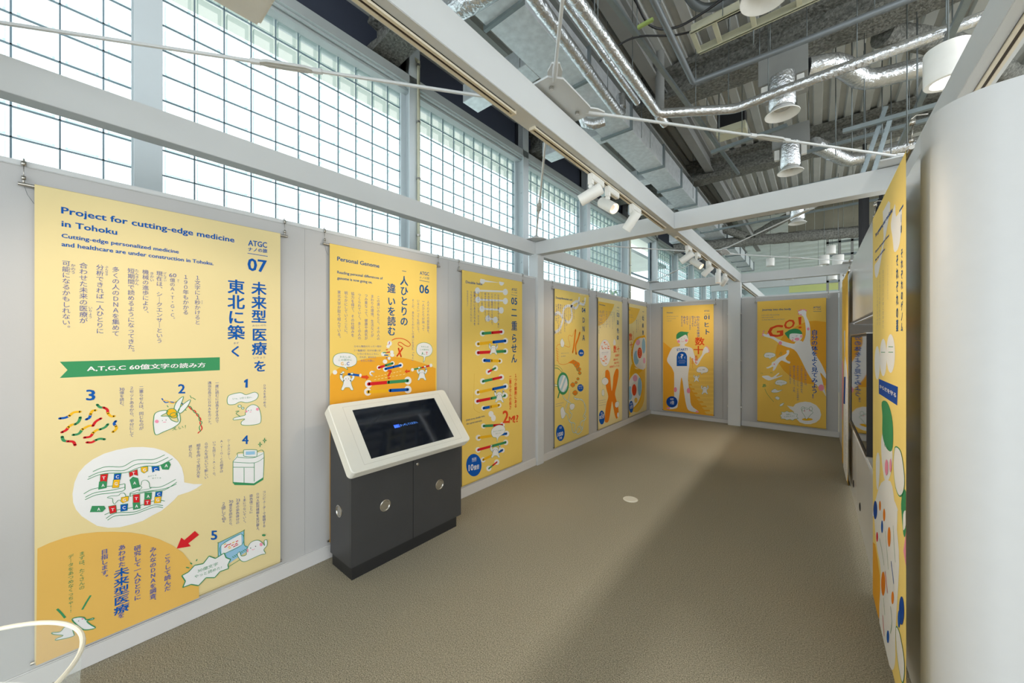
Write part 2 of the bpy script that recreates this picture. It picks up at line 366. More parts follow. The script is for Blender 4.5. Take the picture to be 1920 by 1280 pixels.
fr = MB().box(.27, 3.36, .83, .299, 3.385, 1.645).box(.27, 4.73, .83, .299, 4.75, 1.645).box(.27, 3.385, .83, .299, 4.73, .845).box(.27, 3.385, 1.63, .299, 4.73, 1.645).box(.285, 3.37, .84, .40, 4.74, 1.64)
ob('frame', fr, BLACK, tv); ob('screen_glass', MB().box(.274, 3.385, .845, .284, 4.73, 1.63), TVS, tv, 'mirror-like dark glass')
ob('edge_strip', MB().box(.266, 3.36, .822, .299, 4.75, .829), CHROME, tv); ob('edge_strip', MB().box(.266, 3.36, 1.646, .299, 4.75, 1.652), CHROME, tv)

# ================================================================== DISPLAY FRAME
FRM = thing('steel_frame', 'white steel post and beam frame standing over the exhibition aisle', 'frame', (-1.1, 3.85, 0))
def ibeam_y(x0, x1, y0, y1, z0=2.70, z1=2.86):
    return MB().bbox(x0, y0, z0, x1, y1, z1, .002)
for a, b in ((-2.5, 3.79), (3.93, 8.0)): ob('beam', ibeam_y(-2.85, -2.75, a, b), WHITE, FRM)
for a, b in ((-2.5, 3.785), (3.905, 8.1), (8.2, 12.4)): ob('beam', ibeam_y(-1.156, -1.06, a, b), WHITE, FRM)
for a, b in ((-2.5, 3.785), (3.905, 8.1)): ob('beam', ibeam_y(.50, .60, a, b), WHITE, FRM)
ob('beam', ibeam_y(-2.85, -2.75, 8.14, 12.4), WHITE, FRM)
for y in (-.62, 3.785, 8.10, 12.4):
    for a, b in ((-2.75, -1.156), (-1.156, -1.06), (-1.06, .6)):
        ob('beam', MB().bbox(a, y, 2.70, b, y + .12 if y > 0 else y + .12, 2.86, .002), WHITE, FRM)
for x0, x1, y0, y1 in ((-2.86, -2.715, 3.79, 3.93), (-2.87, -2.74, 8.02, 8.14), (-1.256, -1.055, 7.93, 8.12), (.33, .45, 8.04, 8.14), (-2.86, -2.715, -.62, -.48)):
    ob('post', MB().bbox(x0, y0, 0, x1, y1, 2.70, .004), WHITE, FRM)
for z in (.35, 1.22, 2.1):
    for x in (-1.262, -1.049): ob('bolt', MB().lathe((x, 7.98, z), [(.012, -.008), (.012, .008)], axis=(1, 0, 0), n=10), FIX, FRM)
# bracing plane
def plate(cx, cy, ang_pts, z=2.875):
    W2, H2 = .165, .20
    pts = [(-W2, -H2 + .06), (-W2 + .05, -H2), (W2 - .05, -H2), (W2, -H2 + .06), (W2, H2 - .06), (W2 - .05, H2), (-W2 + .05, H2), (-W2, H2 - .06)]
    return MB().prism([(cx + a, cy + b, z) for a, b in pts], (0, 0, .01))
def rod(p, q, tb=None):
    p, q = Vector(p), Vector(q); d = (q - p); L = d.length; d.normalize(); s = d.cross(Vector((0, 0, 1))).normalized()
    r = ob('brace_rod', MB().tube([p[:], q[:]], .008, 8).lathe(p[:], [(.012, 0), (.014, .02), (.014, .09), (.008, .13)], axis=d[:], n=10).lathe(q[:], [(.012, 0), (.014, -.02), (.014, -.09), (.008, -.13)], axis=d[:], n=10), WHITE, FRM)
    ee = MB()
    for e, sg in ((p, 1), (q, -1)): ee.prism([(e - s * .035 - d * sg * .05)[:], (e - s * .035 + d * sg * .06)[:], (e - s * .018 + d * sg * .11)[:], (e + s * .018 + d * sg * .11)[:], (e + s * .035 + d * sg * .06)[:], (e + s * .035 - d * sg * .05)[:]], (0, 0, .008))
    ob('end_lug', ee, WHITE, r)
    if tb:
        c = p + d * L * tb; t = MB()
        for sg in (-1, 1):
            t.tube([(c - d * .13)[:], (c - d * .08 + s * sg * .016)[:], (c + d * .08 + s * sg * .016)[:], (c + d * .13)[:]], .007, 6)
            t.lathe((c + d * sg * .13)[:], [(.013, -.02), (.013, .02)], axis=d[:], n=8)
        ob('turnbuckle', t, WHITE, r)
    return r
for cy in (1.67, 6.02):
    pb = ob('gusset_plate', plate(-1.108, cy, None), WHITE, FRM)
    bo = MB()
    for a in (-.09, .09):
        for b in (-.13, .13): bo.lathe((-1.108 + a, cy + b, 2.86), [(.012, 0), (.012, .014)], n=8)
    ob('bolt', bo, CHROME, pb)
    z = 2.885
    rod((-1.235, cy - .15, z), (-2.72, cy - 2.1, z), .45); rod((-.99, cy + .17, z), (.50, cy + 2.07, z), .52)
    rod((-1.235, cy + .15, z), (-2.70, cy + 2.06, z), .55); rod((-.99, cy - .15, z), (.50, cy - 2.1, z), .6)
for x, y in ((-2.72, 3.78), (.48, 3.8), (-2.72, 8.08), (.48, 8.1), (-2.72, -.45)):
    ob('gusset_plate', MB().prism([(x - .12, y - .16, 2.865), (x + .08, y - .16, 2.865), (x + .14, y - .08, 2.865), (x + .14, y + .12, 2.865), (x - .12, y + .16, 2.865)], (0, 0, .01)), WHITE, FRM)
tag(ob('ceiling_fixture', MB().bbox(-2.0, .20, 3.06, -1.76, .56, 3.10, .015), FIX), 'white flat fixture at the top edge above the large cream banner', 'fixture')
# lighting track
def track(x, y0, y1, z=2.70):
    t = thing('lighting_track', '', 'track', (x, (y0 + y1) / 2, z)); ob('rail', MB().box(x - .018, y0, z - .014, x - .006, y1, z).box(x + .006, y0, z - .014, x + .018, y1, z).box(x - .018, y0, z - .004, x + .018, y1, z), TRACK, t)
    ob('slot', MB().box(x - .006, y0 + .02, z - .010, x + .006, y1 - .02, z - .004), SLOT, t); ob('end_cap', MB().box(x - .018, y0 - .01, z - .015, x + .018, y0, z).box(x - .018, y1, z - .015, x + .018, y1 + .01, z), TRACK, t); return t
track(-1.118, -2.2, 1.35)['label'] = 'lighting track under the main beam, nearest and longest piece'
track(-1.118, 1.52, 3.66)['label'] = 'lighting track under the main beam, carrying three spotlights nearest the camera'
track(-1.118, 4.08, 7.72)['label'] = 'lighting track under the main beam, beyond the beam crossing'
track(.56, -1.2, 3.66)['label'] = 'lighting track under the right-hand beam at top right'
track(-1.118, 8.5, 12)['label'] = 'lighting track under the main beam beyond the end partition'
# spotlights
def spotlight(x, y, aim, label, lit=False, z=2.686):
    t = thing('track_spotlight', label, 'spotlight', (x, y, z), 'white cylinder spotlights on the beam track')
    ob('adapter', MB().bbox(x - .017, y - .03, z - .045, x + .017, y + .15, z, .004).bbox(x - .014, y - .035, z - .075, x + .014, y + .005, z - .02, .004), FIX, t)
    a = Vector(aim).normalized(); c = Vector((x, y - .015, z - .135))
    ob('yoke', MB().tube([(x, y - .015, z - .06), (x, y - .015, z - .10)], .009, 8).lathe((x, y - .015, z - .085), [(.014, -.012), (.014, .012)], axis=(0, 1, 0), n=10), FIX, t)
    R = .038; h = ob('lamp_head', MB().lathe(c[:], [(.006, -.078), (R - .004, -.076), (R, -.070), (R, .078), (R - .004, .080), (R - .005, .055), (.0, .055)], axis=a[:], n=24, cap=False), FIX, t)
    ob('lens', MB().lathe((c + a * .058)[:], [(.031, 0), (.018, -.004), (.001, -.006)], axis=a[:], n=20, cap=False), WARM if lit or True else FIX, h, 'warm glowing lens')
    spot('spotlight_beam', (c + a * .09)[:], (c + a * 2)[:], 50, (1, .80, .58), 62, 1.0, .03)
SPT = [(2.17, (-.86, -.28, -.42), 'white spotlight aimed left, nearest of the three before the beam crossing'), (2.42, (.66, -.25, -.5), 'lit white spotlight aimed at the camera, middle of the three before the beam crossing'),
 (2.86, (-.62, .02, -.8), 'white spotlight aimed down left, farthest of the three before the beam crossing'), (4.50, (-.8, -.12, -.55), 'white spotlight just beyond the beam crossing, aimed left'),
 (4.93, (.6, -.1, -.5), 'white spotlight with copper lens edge, second beyond the beam crossing'), (5.55, (-.75, .1, -.7), 'white spotlight aimed left, third beyond the beam crossing'),
 (6.25, (0, .05, -1), 'white spotlight hanging straight down near the end post'), (6.75, (-.42, .6, -.42), 'white spotlight tilted over toward the far banner by the end post')]
for y, a, l in SPT: spotlight(-1.118, y, a, l)

# unseen spotlights added on the near track to brighten banners, right wall and floor
for y, a, l in ((-.25, (-.75, .25, -.55), 'added unseen spotlight on the near track aimed at the large cream banner'), (-.7, (.62, .95, -.45), 'added unseen spotlight on the near track aimed at the right wall'), (-1.3, (.2, .9, -.75), 'added unseen spotlight on the near track aimed down the aisle')): spotlight(-1.118, y, a, l)

# print on the banners: shapes in millimetres from each cloth's lower left corner
ART = {
 'b7': [
('H',1,'b',1,76,2078,741,2078,32,'Project for cutting-edge medicine'),
('H',1,'b',1,77,2017,255,2016,29,'in Tohoku'),
('H',1,'b',1,77,1964,488,1964,20,'Cutting-edge personalized medicine'),
('H',1,'b',1,77,1924,640,1923,21,'and healthcare are under construction in Tohoku.'),
('H',1,'b',1,811,2074,913,2079,36,'ATGC'),
('H',1,'b',1,811,2041,915,2048,23,'ナノの旅'),
('L',1,'b',4,[808,2025,917,2024]),
('H',1,'b',1,808,1919,912,1920,80,'07'),
('V',1,'b',1,869,1854,869,1586,1.0,'未来型'),
('V',1,'b',1,871,1559,871,1383,1.0,'医療'),
('V',1,'b',1,875,1354,875,1275,1.0,'を'),
('H',1,'v',0,833,1568,908,1574,11,'みらいがた'),
('H',1,'v',0,840,1364,902,1367,12,'いりょう'),
('V',1,'b',1,750,1853,750,1481,1.0,'東北に築'),
('V',1,'b',1,748,1449,748,1375,1.0,'く'),
('H',1,'v',0,737,1458,763,1460,11,'きず'),
('V',1,'v',0,568,1854,568,1569,1.0,'１文字に１秒かけると'),
('V',1,'v',0,517,1851,517,1623,1.0,'１９０年もかかる'),
('V',1,'v',0,462,1824,462,1584,1.0,'億のＡ・Ｔ・Ｇ・Ｃ。'),
('V',1,'v',0,410,1855,410,1464,1.0,'現在は、シークエンサーという'),
('V',1,'v',0,357,1855,357,1608,1.0,'機械の進歩により、'),
('V',1,'v',0,304,1854,304,1404,1.0,'短期間で読めるようになってきた。'),
('V',1,'v',0,250,1853,250,1500,1.0,'多くの人のＤＮＡを集めて'),
('V',1,'v',0,197,1856,197,1512,1.0,'分析できれば一人ひとりに'),
('V',1,'v',0,144,1857,144,1561,1.0,'合わせた未来の医療が'),
('V',1,'v',0,91,1858,91,1523,1.0,'可能になるかもしれない。'),
('H',1,'v',0,448,1828,478,1830,22,'60'),
('V',1,'v',0,588,1711,588,1689,1.0,'びょう'),
('V',1,'v',0,486,1821,486,1802,1.0,'おく'),
('V',1,'v',0,432,1852,432,1800,1.0,'げんざい'),
('V',1,'v',0,381,1846,381,1793,1.0,'きかい'),
('V',1,'v',0,325,1853,325,1767,1.0,'たんきかん'),
('V',1,'v',0,219,1854,219,1803,1.0,'ぶんせき'),
('V',1,'v',0,166,1646,166,1587,1.0,'いりょう'),
('V',1,'v',0,112,1846,112,1796,1.0,'かのう'),
('P',1,'g',[72,1380,670,1380,670,1303,72,1304,95,1340]),
('H',2,'w',1,155,1332,604,1327,25,'A,T,G,C 60億文字の読み方'),
('H',1,'b',1,152,1190,182,1186,53,'3'),
('H',1,'b',1,485,1186,515,1183,53,'2'),
('P',1,'b',[790,1229,801,1238,810,1240,809,1185,796,1186,798,1220,790,1217]),
('H',1,'b',1,779,840,813,833,55,'4'),
('V',1,'v',0,900,1199,900,1035,1.0,'ＤＮＡをあつめる。'),
('V',1,'v',0,657,1238,657,990,1.0,'一度に読むには長すぎるので'),
('V',1,'v',0,622,1241,622,976,1.0,'適当な長さにＤＮＡをカット。'),
('V',1,'v',0,341,1241,341,1008,1.0,'二重らせんは、同じものが'),
('V',1,'v',0,306,1243,306,978,1.0,'２セットあるから、半分にして'),
('V',1,'v',0,271,1221,271,1134,1.0,'億を読む。'),
('V',1,'v',0,713,886,713,749,1.0,'シークエンサー。'),
('V',1,'v',0,678,887,678,690,1.0,'Ａ・Ｔ・Ｇ・Ｃの相手は'),
('V',1,'v',0,643,888,643,671,1.0,'いつも同じＴ・Ａ・Ｃ・Ｇ。'),
('V',1,'v',0,607,888,607,673,1.0,'らせんをほどいて新しい'),
('V',1,'v',0,572,887,572,689,1.0,'相手を作って並び方を'),
('V',1,'v',0,537,887,537,802,1.0,'読むんだ。'),
('V',1,'v',0,900,514,894,277,1.0,'コンピューターで整頓する'),
('V',1,'v',0,865,512,859,257,1.0,'ＤＮＡ配列情報を並び替え、'),
('V',1,'v',0,830,514,824,392,1.0,'染色体ごとに'),
('V',1,'v',0,795,515,789,334,1.0,'１本につないでいく。'),
('V',1,'v',0,760,489,754,352,1.0,'本の染色体分の'),
('V',1,'v',0,725,492,719,344,1.0,'億文字読めたら、'),
('V',1,'v',0,690,513,685,417,1.0,'２倍して'),
('V',1,'v',0,690,402,685,379,1.0,'億。'),
('H',1,'v',0,262,1224,280,1222,16,'30'),
('H',1,'v',0,749,495,769,488,17,'23'),
('H',1,'v',0,714,499,735,491,17,'30'),
('H',1,'v',0,680,407,699,400,16,'60'),
('L',1,'bl',10,[72,1114,88,1115,100,1121]),
('L',1,'y',10,[100,1121,114,1136,134,1136]),
('L',1,'bl',10,[153,1096,163,1103,166,1118]),
('L',1,'y',10,[166,1118,172,1134,183,1136]),
('L',1,'g',10,[188,1163,197,1149,209,1146]),
('L',1,'r',10,[209,1146,221,1134,223,1116]),
('L',1,'y',10,[223,1116,233,1099,245,1097]),
('L',1,'r',10,[78,1048,91,1056,97,1068]),
('L',1,'y',10,[97,1068,108,1078,118,1078]),
('L',1,'g',10,[118,1078,129,1089,134,1109]),
('L',1,'g',10,[112,1029,129,1031,140,1050]),
('L',1,'y',10,[140,1050,161,1063,174,1061]),
('L',1,'r',10,[174,1061,183,1080,200,1093]),
('L',1,'r',10,[147,1009,165,1010,174,1026]),
('L',1,'y',10,[174,1026,186,1038,197,1039]),
('L',1,'g',10,[197,1039,214,1047,223,1060]),
('L',1,'g',10,[79,1027,83,1009,95,1002]),
('L',1,'r',10,[95,1002,112,996,118,979]),
('L',1,'r',10,[155,984,170,981,183,989]),
('L',1,'g',10,[183,989,197,993,212,987]),
('L',1,'bl',10,[250,1071,244,1059,250,1047]),
('L',1,'y',10,[250,1047,252,1032,240,1018]),
('L',1,'bl',5,[419,1166,433,1142,450,1143,470,1137,496,1133,517,1107,526,1113]),
('L',1,'y',4,[424,1154,444,1148,461,1132,485,1143,502,1119,526,1101]),
('L',1,'r',5,[526,1113,542,1087,557,1077,566,1051,582,1028,579,1004,588,970,569,947]),
('L',1,'g',4,[529,1105,538,1104,554,1069,572,1054,576,1021,588,1006,576,980,582,954]),
('S',2,'w',[469,1102,479,1139,507,1166,496,1121,485,1084]),
('K',3,'g',3,[469,1102,479,1139,507,1166,496,1121,485,1084]),
('S',2,'w',[485,1091,508,1124,537,1144,523,1106,496,1074]),
('K',3,'g',3,[485,1091,508,1124,537,1144,523,1106,496,1074]),
('S',3,'y',[479,1080,477,1071,471,1064,463,1062,454,1063,446,1068,440,1077,438,1087,440,1096,446,1102,454,1105,463,1104,471,1099,477,1090]),
('K',4,'g',3,[479,1080,477,1071,471,1064,463,1062,454,1063,446,1068,440,1077,438,1087,440,1096,446,1102,454,1105,463,1104,471,1099,477,1090]),
('S',3,'y',[483,1064,482,1058,477,1054,471,1052,464,1053,457,1057,453,1063,451,1069,453,1075,457,1079,464,1081,471,1080,477,1076,482,1070]),
('K',4,'g',3,[483,1064,482,1058,477,1054,471,1052,464,1053,457,1057,453,1063,451,1069,453,1075,457,1079,464,1081,471,1080,477,1076,482,1070]),
('S',2,'w',[387,1053,394,1090,427,1100,444,1090,416,1071,444,1065,458,1041,485,1028,479,1069,490,1075,493,1027,467,1000,427,984,395,974,387,1022]),
('K',3,'g',3,[387,1053,394,1090,427,1100,444,1090,416,1071,444,1065,458,1041,485,1028,479,1069,490,1075,493,1027,467,1000,427,984,395,974,387,1022]),
('S',4,'pk',[407,1043,406,1039,404,1036,401,1035,398,1036,395,1038,393,1042,392,1046,393,1050,395,1052,398,1054,401,1053,404,1051,406,1047]),
('S',4,'dk',[423,1045,422,1043,421,1043,420,1046,421,1047,422,1047]),
('S',4,'dk',[437,1046,437,1044,435,1044,434,1046,435,1048,437,1048]),
('L',4,'pk',3,[424,1036,436,1035]),
('H',1,'g',0,461,984,517,987,19,'えい！'),
('L',1,'g',3,[535,1168,542,1151]),
('L',1,'g',3,[545,1155,560,1141]),
('L',1,'g',3,[509,1097,520,1085]),
('L',1,'g',3,[440,1125,445,1114]),
('S',1,'w',[706,1106,707,1135,721,1151,771,1158,800,1142,845,1153,865,1134,852,1105,807,1092,771,1102,742,1090,714,1092]),
('K',2,'g',3,[706,1106,707,1135,721,1151,771,1158,800,1142,845,1153,865,1134,852,1105,807,1092,771,1102,742,1090,714,1092]),
('S',1,'w',[776,1075,775,1072,773,1070,769,1069,765,1069,762,1071,759,1074,759,1077,759,1080,762,1082,765,1083,769,1082,773,1081,775,1078]),
('K',2,'g',3,[776,1075,775,1072,773,1070,769,1069,765,1069,762,1071,759,1074,759,1077,759,1080,762,1082,765,1083,769,1082,773,1081,775,1078]),
('S',1,'w',[790,1060,789,1057,787,1055,785,1054,782,1055,779,1056,777,1059,777,1061,777,1064,779,1066,782,1067,785,1066,787,1065,789,1062]),
('K',2,'g',3,[790,1060,789,1057,787,1055,785,1054,782,1055,779,1056,777,1059,777,1061,777,1064,779,1066,782,1067,785,1066,787,1065,789,1062]),
('S',1,'w',[796,1028,804,1058,833,1076,864,1058,877,1015,880,970,868,949,815,949,778,959,777,978,793,993,739,995,742,1008,793,1015]),
('K',2,'g',3,[796,1028,804,1058,833,1076,864,1058,877,1015,880,970,868,949,815,949,778,959,777,978,793,993,739,995,742,1008,793,1015]),
('S',3,'pk',[868,1042,867,1038,865,1035,862,1034,858,1035,855,1037,853,1040,852,1044,853,1048,855,1051,858,1052,862,1052,865,1050,867,1046]),
('S',3,'pk',[807,1037,806,1034,805,1032,803,1031,800,1031,798,1033,797,1035,796,1038,797,1041,798,1044,800,1045,803,1044,805,1043,806,1040]),
('S',3,'dk',[815,1041,814,1039,811,1039,810,1042,811,1044,814,1043]),
('S',3,'dk',[828,1042,827,1040,825,1041,824,1043,825,1045,827,1045]),
('L',3,'pk',3,[818,1030,828,1032]),
('H',3,'g',0,732,1120,837,1118,12,'いっ、いたくない…'),
('L',3,'g',3,[771,1010,756,1025,749,1035,764,1046,746,1046]),
('P',1,'w',[734,744,756,782,895,762,892,594,841,569,734,610]),
('P',2,'g',[732,619,841,578,892,601,892,585,843,565,741,598]),
('L',2,'g',3,[734,744,734,610]),
('L',2,'g',3,[734,744,756,769,756,789,793,786]),
('L',2,'g',3,[860,775,895,762,892,594]),
('L',2,'g',3,[734,740,843,707,895,726]),
('L',2,'g',3,[734,708,843,678]),
('L',2,'g',3,[843,707,843,589]),
('L',2,'g',3,[790,690,790,597]),
('L',2,'g',3,[756,764,837,740,891,754]),
('S',2,'w',[787,792,793,801,852,787,858,775,857,748,849,743,793,760,787,773]),
('K',3,'g',3,[787,792,793,801,852,787,858,775,857,748,849,743,793,760,787,773]),
('P',4,'lb',[798,789,846,780,846,760,798,768]),
('L',4,'g',3,[863,819,871,821,874,833]),
('L',4,'g',3,[874,833,876,820,885,814]),
('L',4,'g',3,[885,814,876,813,874,800]),
('L',4,'g',3,[874,800,871,814,863,819]),
('L',4,'g',3,[888,839,896,841,899,853]),
('L',4,'g',3,[899,853,901,840,910,834]),
('L',4,'g',3,[910,834,901,833,899,820]),
('L',4,'g',3,[899,820,896,834,888,839]),
('P',1,'w',[110,748,116,800,129,844,149,874,174,897,211,916,254,925,304,927,346,919,389,904,427,880,461,845,485,808,501,768,509,722,511,683,551,661,591,649,563,633,532,623,485,618,467,597,444,577,416,556,383,545,346,529,304,527,264,528,225,541,188,565,161,600,138,632,121,669,112,706]),
('L',2,'g',3,[174,837,204,848,227,847,274,835,312,855,345,853,389,843,431,857]),
('L',2,'g',3,[160,814,192,827,231,826,279,814,319,833,360,829,397,822,445,840]),
('L',2,'g',3,[157,803,192,815,227,814,284,801,324,812,360,815,408,804,462,828]),
('L',2,'g',3,[145,737,172,751,217,750,246,745,281,745]),
('L',2,'g',3,[150,719,181,731,238,726,282,727]),
('L',2,'g',3,[149,707,185,719,238,712,270,709,282,716]),
('L',2,'g',3,[282,744,282,715]),
('L',2,'g',3,[300,691,337,699,376,696,419,688,475,711]),
('L',2,'g',3,[300,674,337,677,376,675,430,666,480,694]),
('L',2,'g',3,[300,685,339,683,430,673,478,684]),
('L',2,'g',3,[300,691,300,673]),
('L',2,'g',3,[212,611,250,620,299,614,339,614,376,620,408,618,431,605]),
('L',2,'g',3,[217,591,250,606,312,588,350,592,389,599,424,583]),
('L',2,'g',3,[222,580,250,592,312,577,363,584,397,586,424,571]),
('P',3,'g',[198,818,225,814,220,772,208,781,196,779]),
('P',4,'r',[199,815,223,812,219,774,209,782,198,781]),
('H',5,'w',1,204,790,215,788,15,'T'),
('P',3,'g',[194,782,211,782,221,776,219,743,191,743]),
('P',4,'g',[196,779,209,780,220,774,217,745,192,744]),
('H',5,'w',1,202,754,212,752,15,'A'),
('P',3,'g',[244,807,270,802,266,770,242,775]),
('P',4,'bl',[246,805,268,800,265,773,243,777]),
('H',5,'w',1,250,782,261,780,16,'C'),
('P',3,'g',[241,778,265,774,261,731,237,736]),
('P',4,'y',[243,776,264,772,260,734,238,737]),
('H',5,'w',1,246,749,256,746,16,'G'),
('P',3,'g',[295,800,327,808,329,772,314,782,298,773]),
('P',4,'r',[297,798,325,806,328,774,313,784,299,775]),
('H',5,'w',1,307,784,318,781,16,'T'),
('P',3,'g',[298,760,310,773,329,760,336,712,307,710]),
('P',4,'g',[299,757,312,770,328,758,334,714,309,712]),
('H',5,'w',1,311,733,322,730,15,'A'),
('P',3,'g',[338,817,366,813,366,787,351,778,340,791]),
('P',4,'y',[340,814,364,811,364,790,352,780,341,792]),
('H',5,'w',1,347,791,358,788,16,'G'),
('P',3,'g',[379,809,409,802,411,775,397,781,382,774]),
('P',4,'bl',[381,807,407,800,409,777,396,784,383,775]),
('H',5,'w',1,389,781,401,778,16,'C'),
('P',3,'g',[413,807,448,817,455,798,447,772,421,780]),
('P',4,'g',[415,804,447,815,454,796,445,774,423,782]),
('H',5,'w',1,430,790,443,788,17,'A'),
('P',3,'g',[309,681,336,676,336,630,310,637]),
('P',4,'r',[311,679,334,674,334,632,312,638]),
('H',5,'w',1,317,650,328,647,15,'T'),
('P',3,'g',[309,639,336,633,338,598,311,600]),
('P',4,'g',[311,637,335,631,337,600,313,602]),
('H',5,'w',1,318,610,329,607,16,'A'),
('P',3,'g',[353,676,381,669,379,632,352,639]),
('P',4,'g',[355,673,380,667,377,634,354,640]),
('H',5,'w',1,361,647,372,644,16,'A'),
('P',3,'g',[351,641,377,635,376,603,350,608]),
('P',4,'r',[353,639,376,633,375,606,352,610]),
('H',5,'w',1,358,615,369,612,16,'T'),
('P',3,'g',[394,668,422,663,419,633,392,640]),
('P',4,'bl',[396,665,420,661,418,636,393,642]),
('H',5,'w',1,401,645,413,642,16,'C'),
('P',3,'g',[391,643,418,637,415,601,388,607]),
('P',4,'y',[392,640,416,636,413,603,390,608]),
('H',5,'w',1,397,616,409,612,17,'G'),
('P',3,'g',[224,650,251,648,254,608,230,608]),
('P',4,'r',[226,647,249,646,252,611,231,610]),
('H',5,'w',1,234,622,245,619,15,'T'),
('P',3,'g',[266,644,293,640,291,604,266,607]),
('P',4,'bl',[267,641,291,638,289,607,267,609]),
('H',5,'w',1,273,618,284,615,16,'C'),
('P',3,'g',[171,670,211,656,216,642,205,628,164,642]),
('P',4,'g',[172,667,209,654,215,640,204,631,165,643]),
('H',5,'w',1,188,641,198,638,15,'A'),
('P',3,'g',[267,684,296,678,294,653,275,647,266,659]),
('P',4,'y',[268,681,294,676,293,655,277,648,267,660]),
('H',5,'w',1,274,658,285,655,15,'G'),
('S',3,'w',[327,726,339,720,343,739,356,742,369,726,372,699,376,692,339,693,332,694,343,708]),
('K',4,'g',2,[327,726,339,720,343,739,356,742,369,726,372,699,376,692,339,693,332,694,343,708]),
('S',3,'w',[221,694,234,698,258,692,267,701,279,697,284,680,271,677,267,666,258,669,246,654,240,666,238,684]),
('K',4,'g',2,[221,694,234,698,258,692,267,701,279,697,284,680,271,677,267,666,258,669,246,654,240,666,238,684]),
('H',3,'g',0,365,754,397,754,8,'ヨイショ'),
('H',3,'g',0,381,741,415,734,8,'ヨイショ'),
('P',1,'or',[8,532,42,543,86,549,136,547,189,534,244,513,302,486,351,455,408,408,462,350,506,289,541,214,564,134,574,61,575,0,318,0,165,0,4,0]),
('V',2,'v',1,442,314,442,109,1.0,'こうして読んだ'),
('V',2,'v',1,385,376,385,70,1.0,'みんなのＤＮＡを調査、'),
('V',2,'v',1,327,410,327,122,1.0,'研究して一人ひとりに'),
('V',2,'v',1,271,437,271,322,1.0,'あわせた'),
('V',2,'v',1,269,89,269,62,1.0,'を'),
('V',2,'v',1,212,440,212,283,1.0,'目指します。'),
('V',2,'b',1,270,320,270,85,1.25,'未来型医療'),
('V',2,'g',0,139,461,139,276,1.0,'まずは、たくさんの'),
('V',2,'g',0,105,462,105,183,1.0,'データをあつめなくっちゃ!!'),
('P',2,'r',[479,325,498,378,511,359,556,392,575,362,528,333,539,312]),
('H',2,'b',1,628,312,658,301,55,'5'),
('L',2,'g',7,[64,226,77,198,88,170]),
('L',2,'g',7,[140,179,153,207,167,234]),
('S',2,'w',[109,149,127,151,146,138,153,123,174,119,175,112,155,117,165,94,182,66,153,74,136,93]),
('K',3,'g',4,[109,149,127,151,146,138,153,123,174,119,175,112,155,117,165,94,182,66,153,74,136,93]),
('S',4,'pk',[145,133,144,132,143,131,142,131,140,132,139,134,138,136,137,137,138,139,139,139,140,139,142,138,143,137,144,135]),
('S',4,'dk',[130,131,130,130,128,131,127,133,128,134,130,134]),
('S',2,'w',[49,125,73,114,86,127,104,120,113,86,111,69,64,81,62,89,82,91,55,113]),
('K',3,'g',3,[49,125,73,114,86,127,104,120,113,86,111,69,64,81,62,89,82,91,55,113]),
('L',2,'g',5,[518,203,532,192]),
('L',2,'g',5,[536,220,544,208]),
('L',2,'g',5,[562,217,566,226]),
('P',2,'lb',[662,276,789,298,792,209,832,175,716,133,664,197]),
('P',3,'w',[677,259,775,286,778,218,678,201]),
('L',3,'g',3,[662,198,662,276,670,280,782,300,789,298,791,210,828,178]),
('L',3,'g',3,[676,197,677,259,775,286,778,218,678,201]),
('L',3,'g',3,[712,114,773,131]),
('L',4,'y',5,[689,256,700,259]),
('L',4,'r',5,[699,247,711,249]),
('L',4,'r',5,[712,246,724,249]),
('L',4,'y',5,[729,250,741,252]),
('L',4,'r',5,[747,250,759,252]),
('L',4,'r',5,[691,240,703,242]),
('L',4,'y',5,[708,232,720,235]),
('L',4,'r',5,[725,235,737,238]),
('L',4,'r',5,[742,236,755,238]),
('L',4,'y',5,[712,223,724,225]),
('L',4,'r',5,[734,224,746,226]),
('L',4,'r',5,[747,226,759,228]),
('L',4,'g',3,[729,167,740,157]),
('L',4,'g',3,[738,170,749,159]),
('L',4,'g',3,[747,172,758,162]),
('L',4,'g',3,[755,174,766,164]),
('L',4,'g',3,[764,177,775,167]),
('L',4,'g',3,[773,179,784,169]),
('L',4,'g',3,[782,182,793,172]),
('L',4,'g',3,[791,185,802,174]),
('L',4,'g',3,[800,187,812,177]),
('S',4,'w',[802,172,823,212,860,212,887,184,899,160,896,192,911,192,912,157,894,137,903,108,875,112,832,109,796,107,773,123,755,166,766,180,775,151,800,146]),
('K',5,'g',3,[802,172,823,212,860,212,887,184,899,160,896,192,911,192,912,157,894,137,903,108,875,112,832,109,796,107,773,123,755,166,766,180,775,151,800,146]),
('S',7,'pk',[888,173,887,169,885,166,881,165,878,167,874,170,872,175,871,181,872,185,874,188,878,189,881,187,885,183,887,178]),
('S',7,'pk',[811,168,811,163,810,160,808,159,806,160,804,162,803,167,803,172,803,176,804,180,806,181,808,180,810,177,811,173]),
('S',7,'dk',[826,177,824,175,822,176,820,179,822,182,824,180]),
('S',7,'dk',[852,177,851,174,848,176,846,179,848,181,851,180]),
('L',7,'pk',3,[829,167,837,162,844,166]),
('S',7,'g',[904,226,903,223,900,222,896,222,892,224,888,227,885,230,884,234,885,236,888,238,892,237,896,235,900,233,903,229]),
('P',5,'w',[500,166,528,172,555,197,593,189,619,221,649,193,690,207,699,175,721,155,708,129,711,104,670,106,645,82,605,102,572,73,539,97,504,98,515,127]),
('L',6,'g',5,[500,166,528,172]),
('L',6,'g',5,[528,172,555,197]),
('L',6,'g',5,[555,197,593,189]),
('L',6,'g',5,[593,189,619,221]),
('L',6,'g',5,[619,221,649,193]),
('L',6,'g',5,[649,193,690,207]),
('L',6,'g',5,[690,207,699,175]),
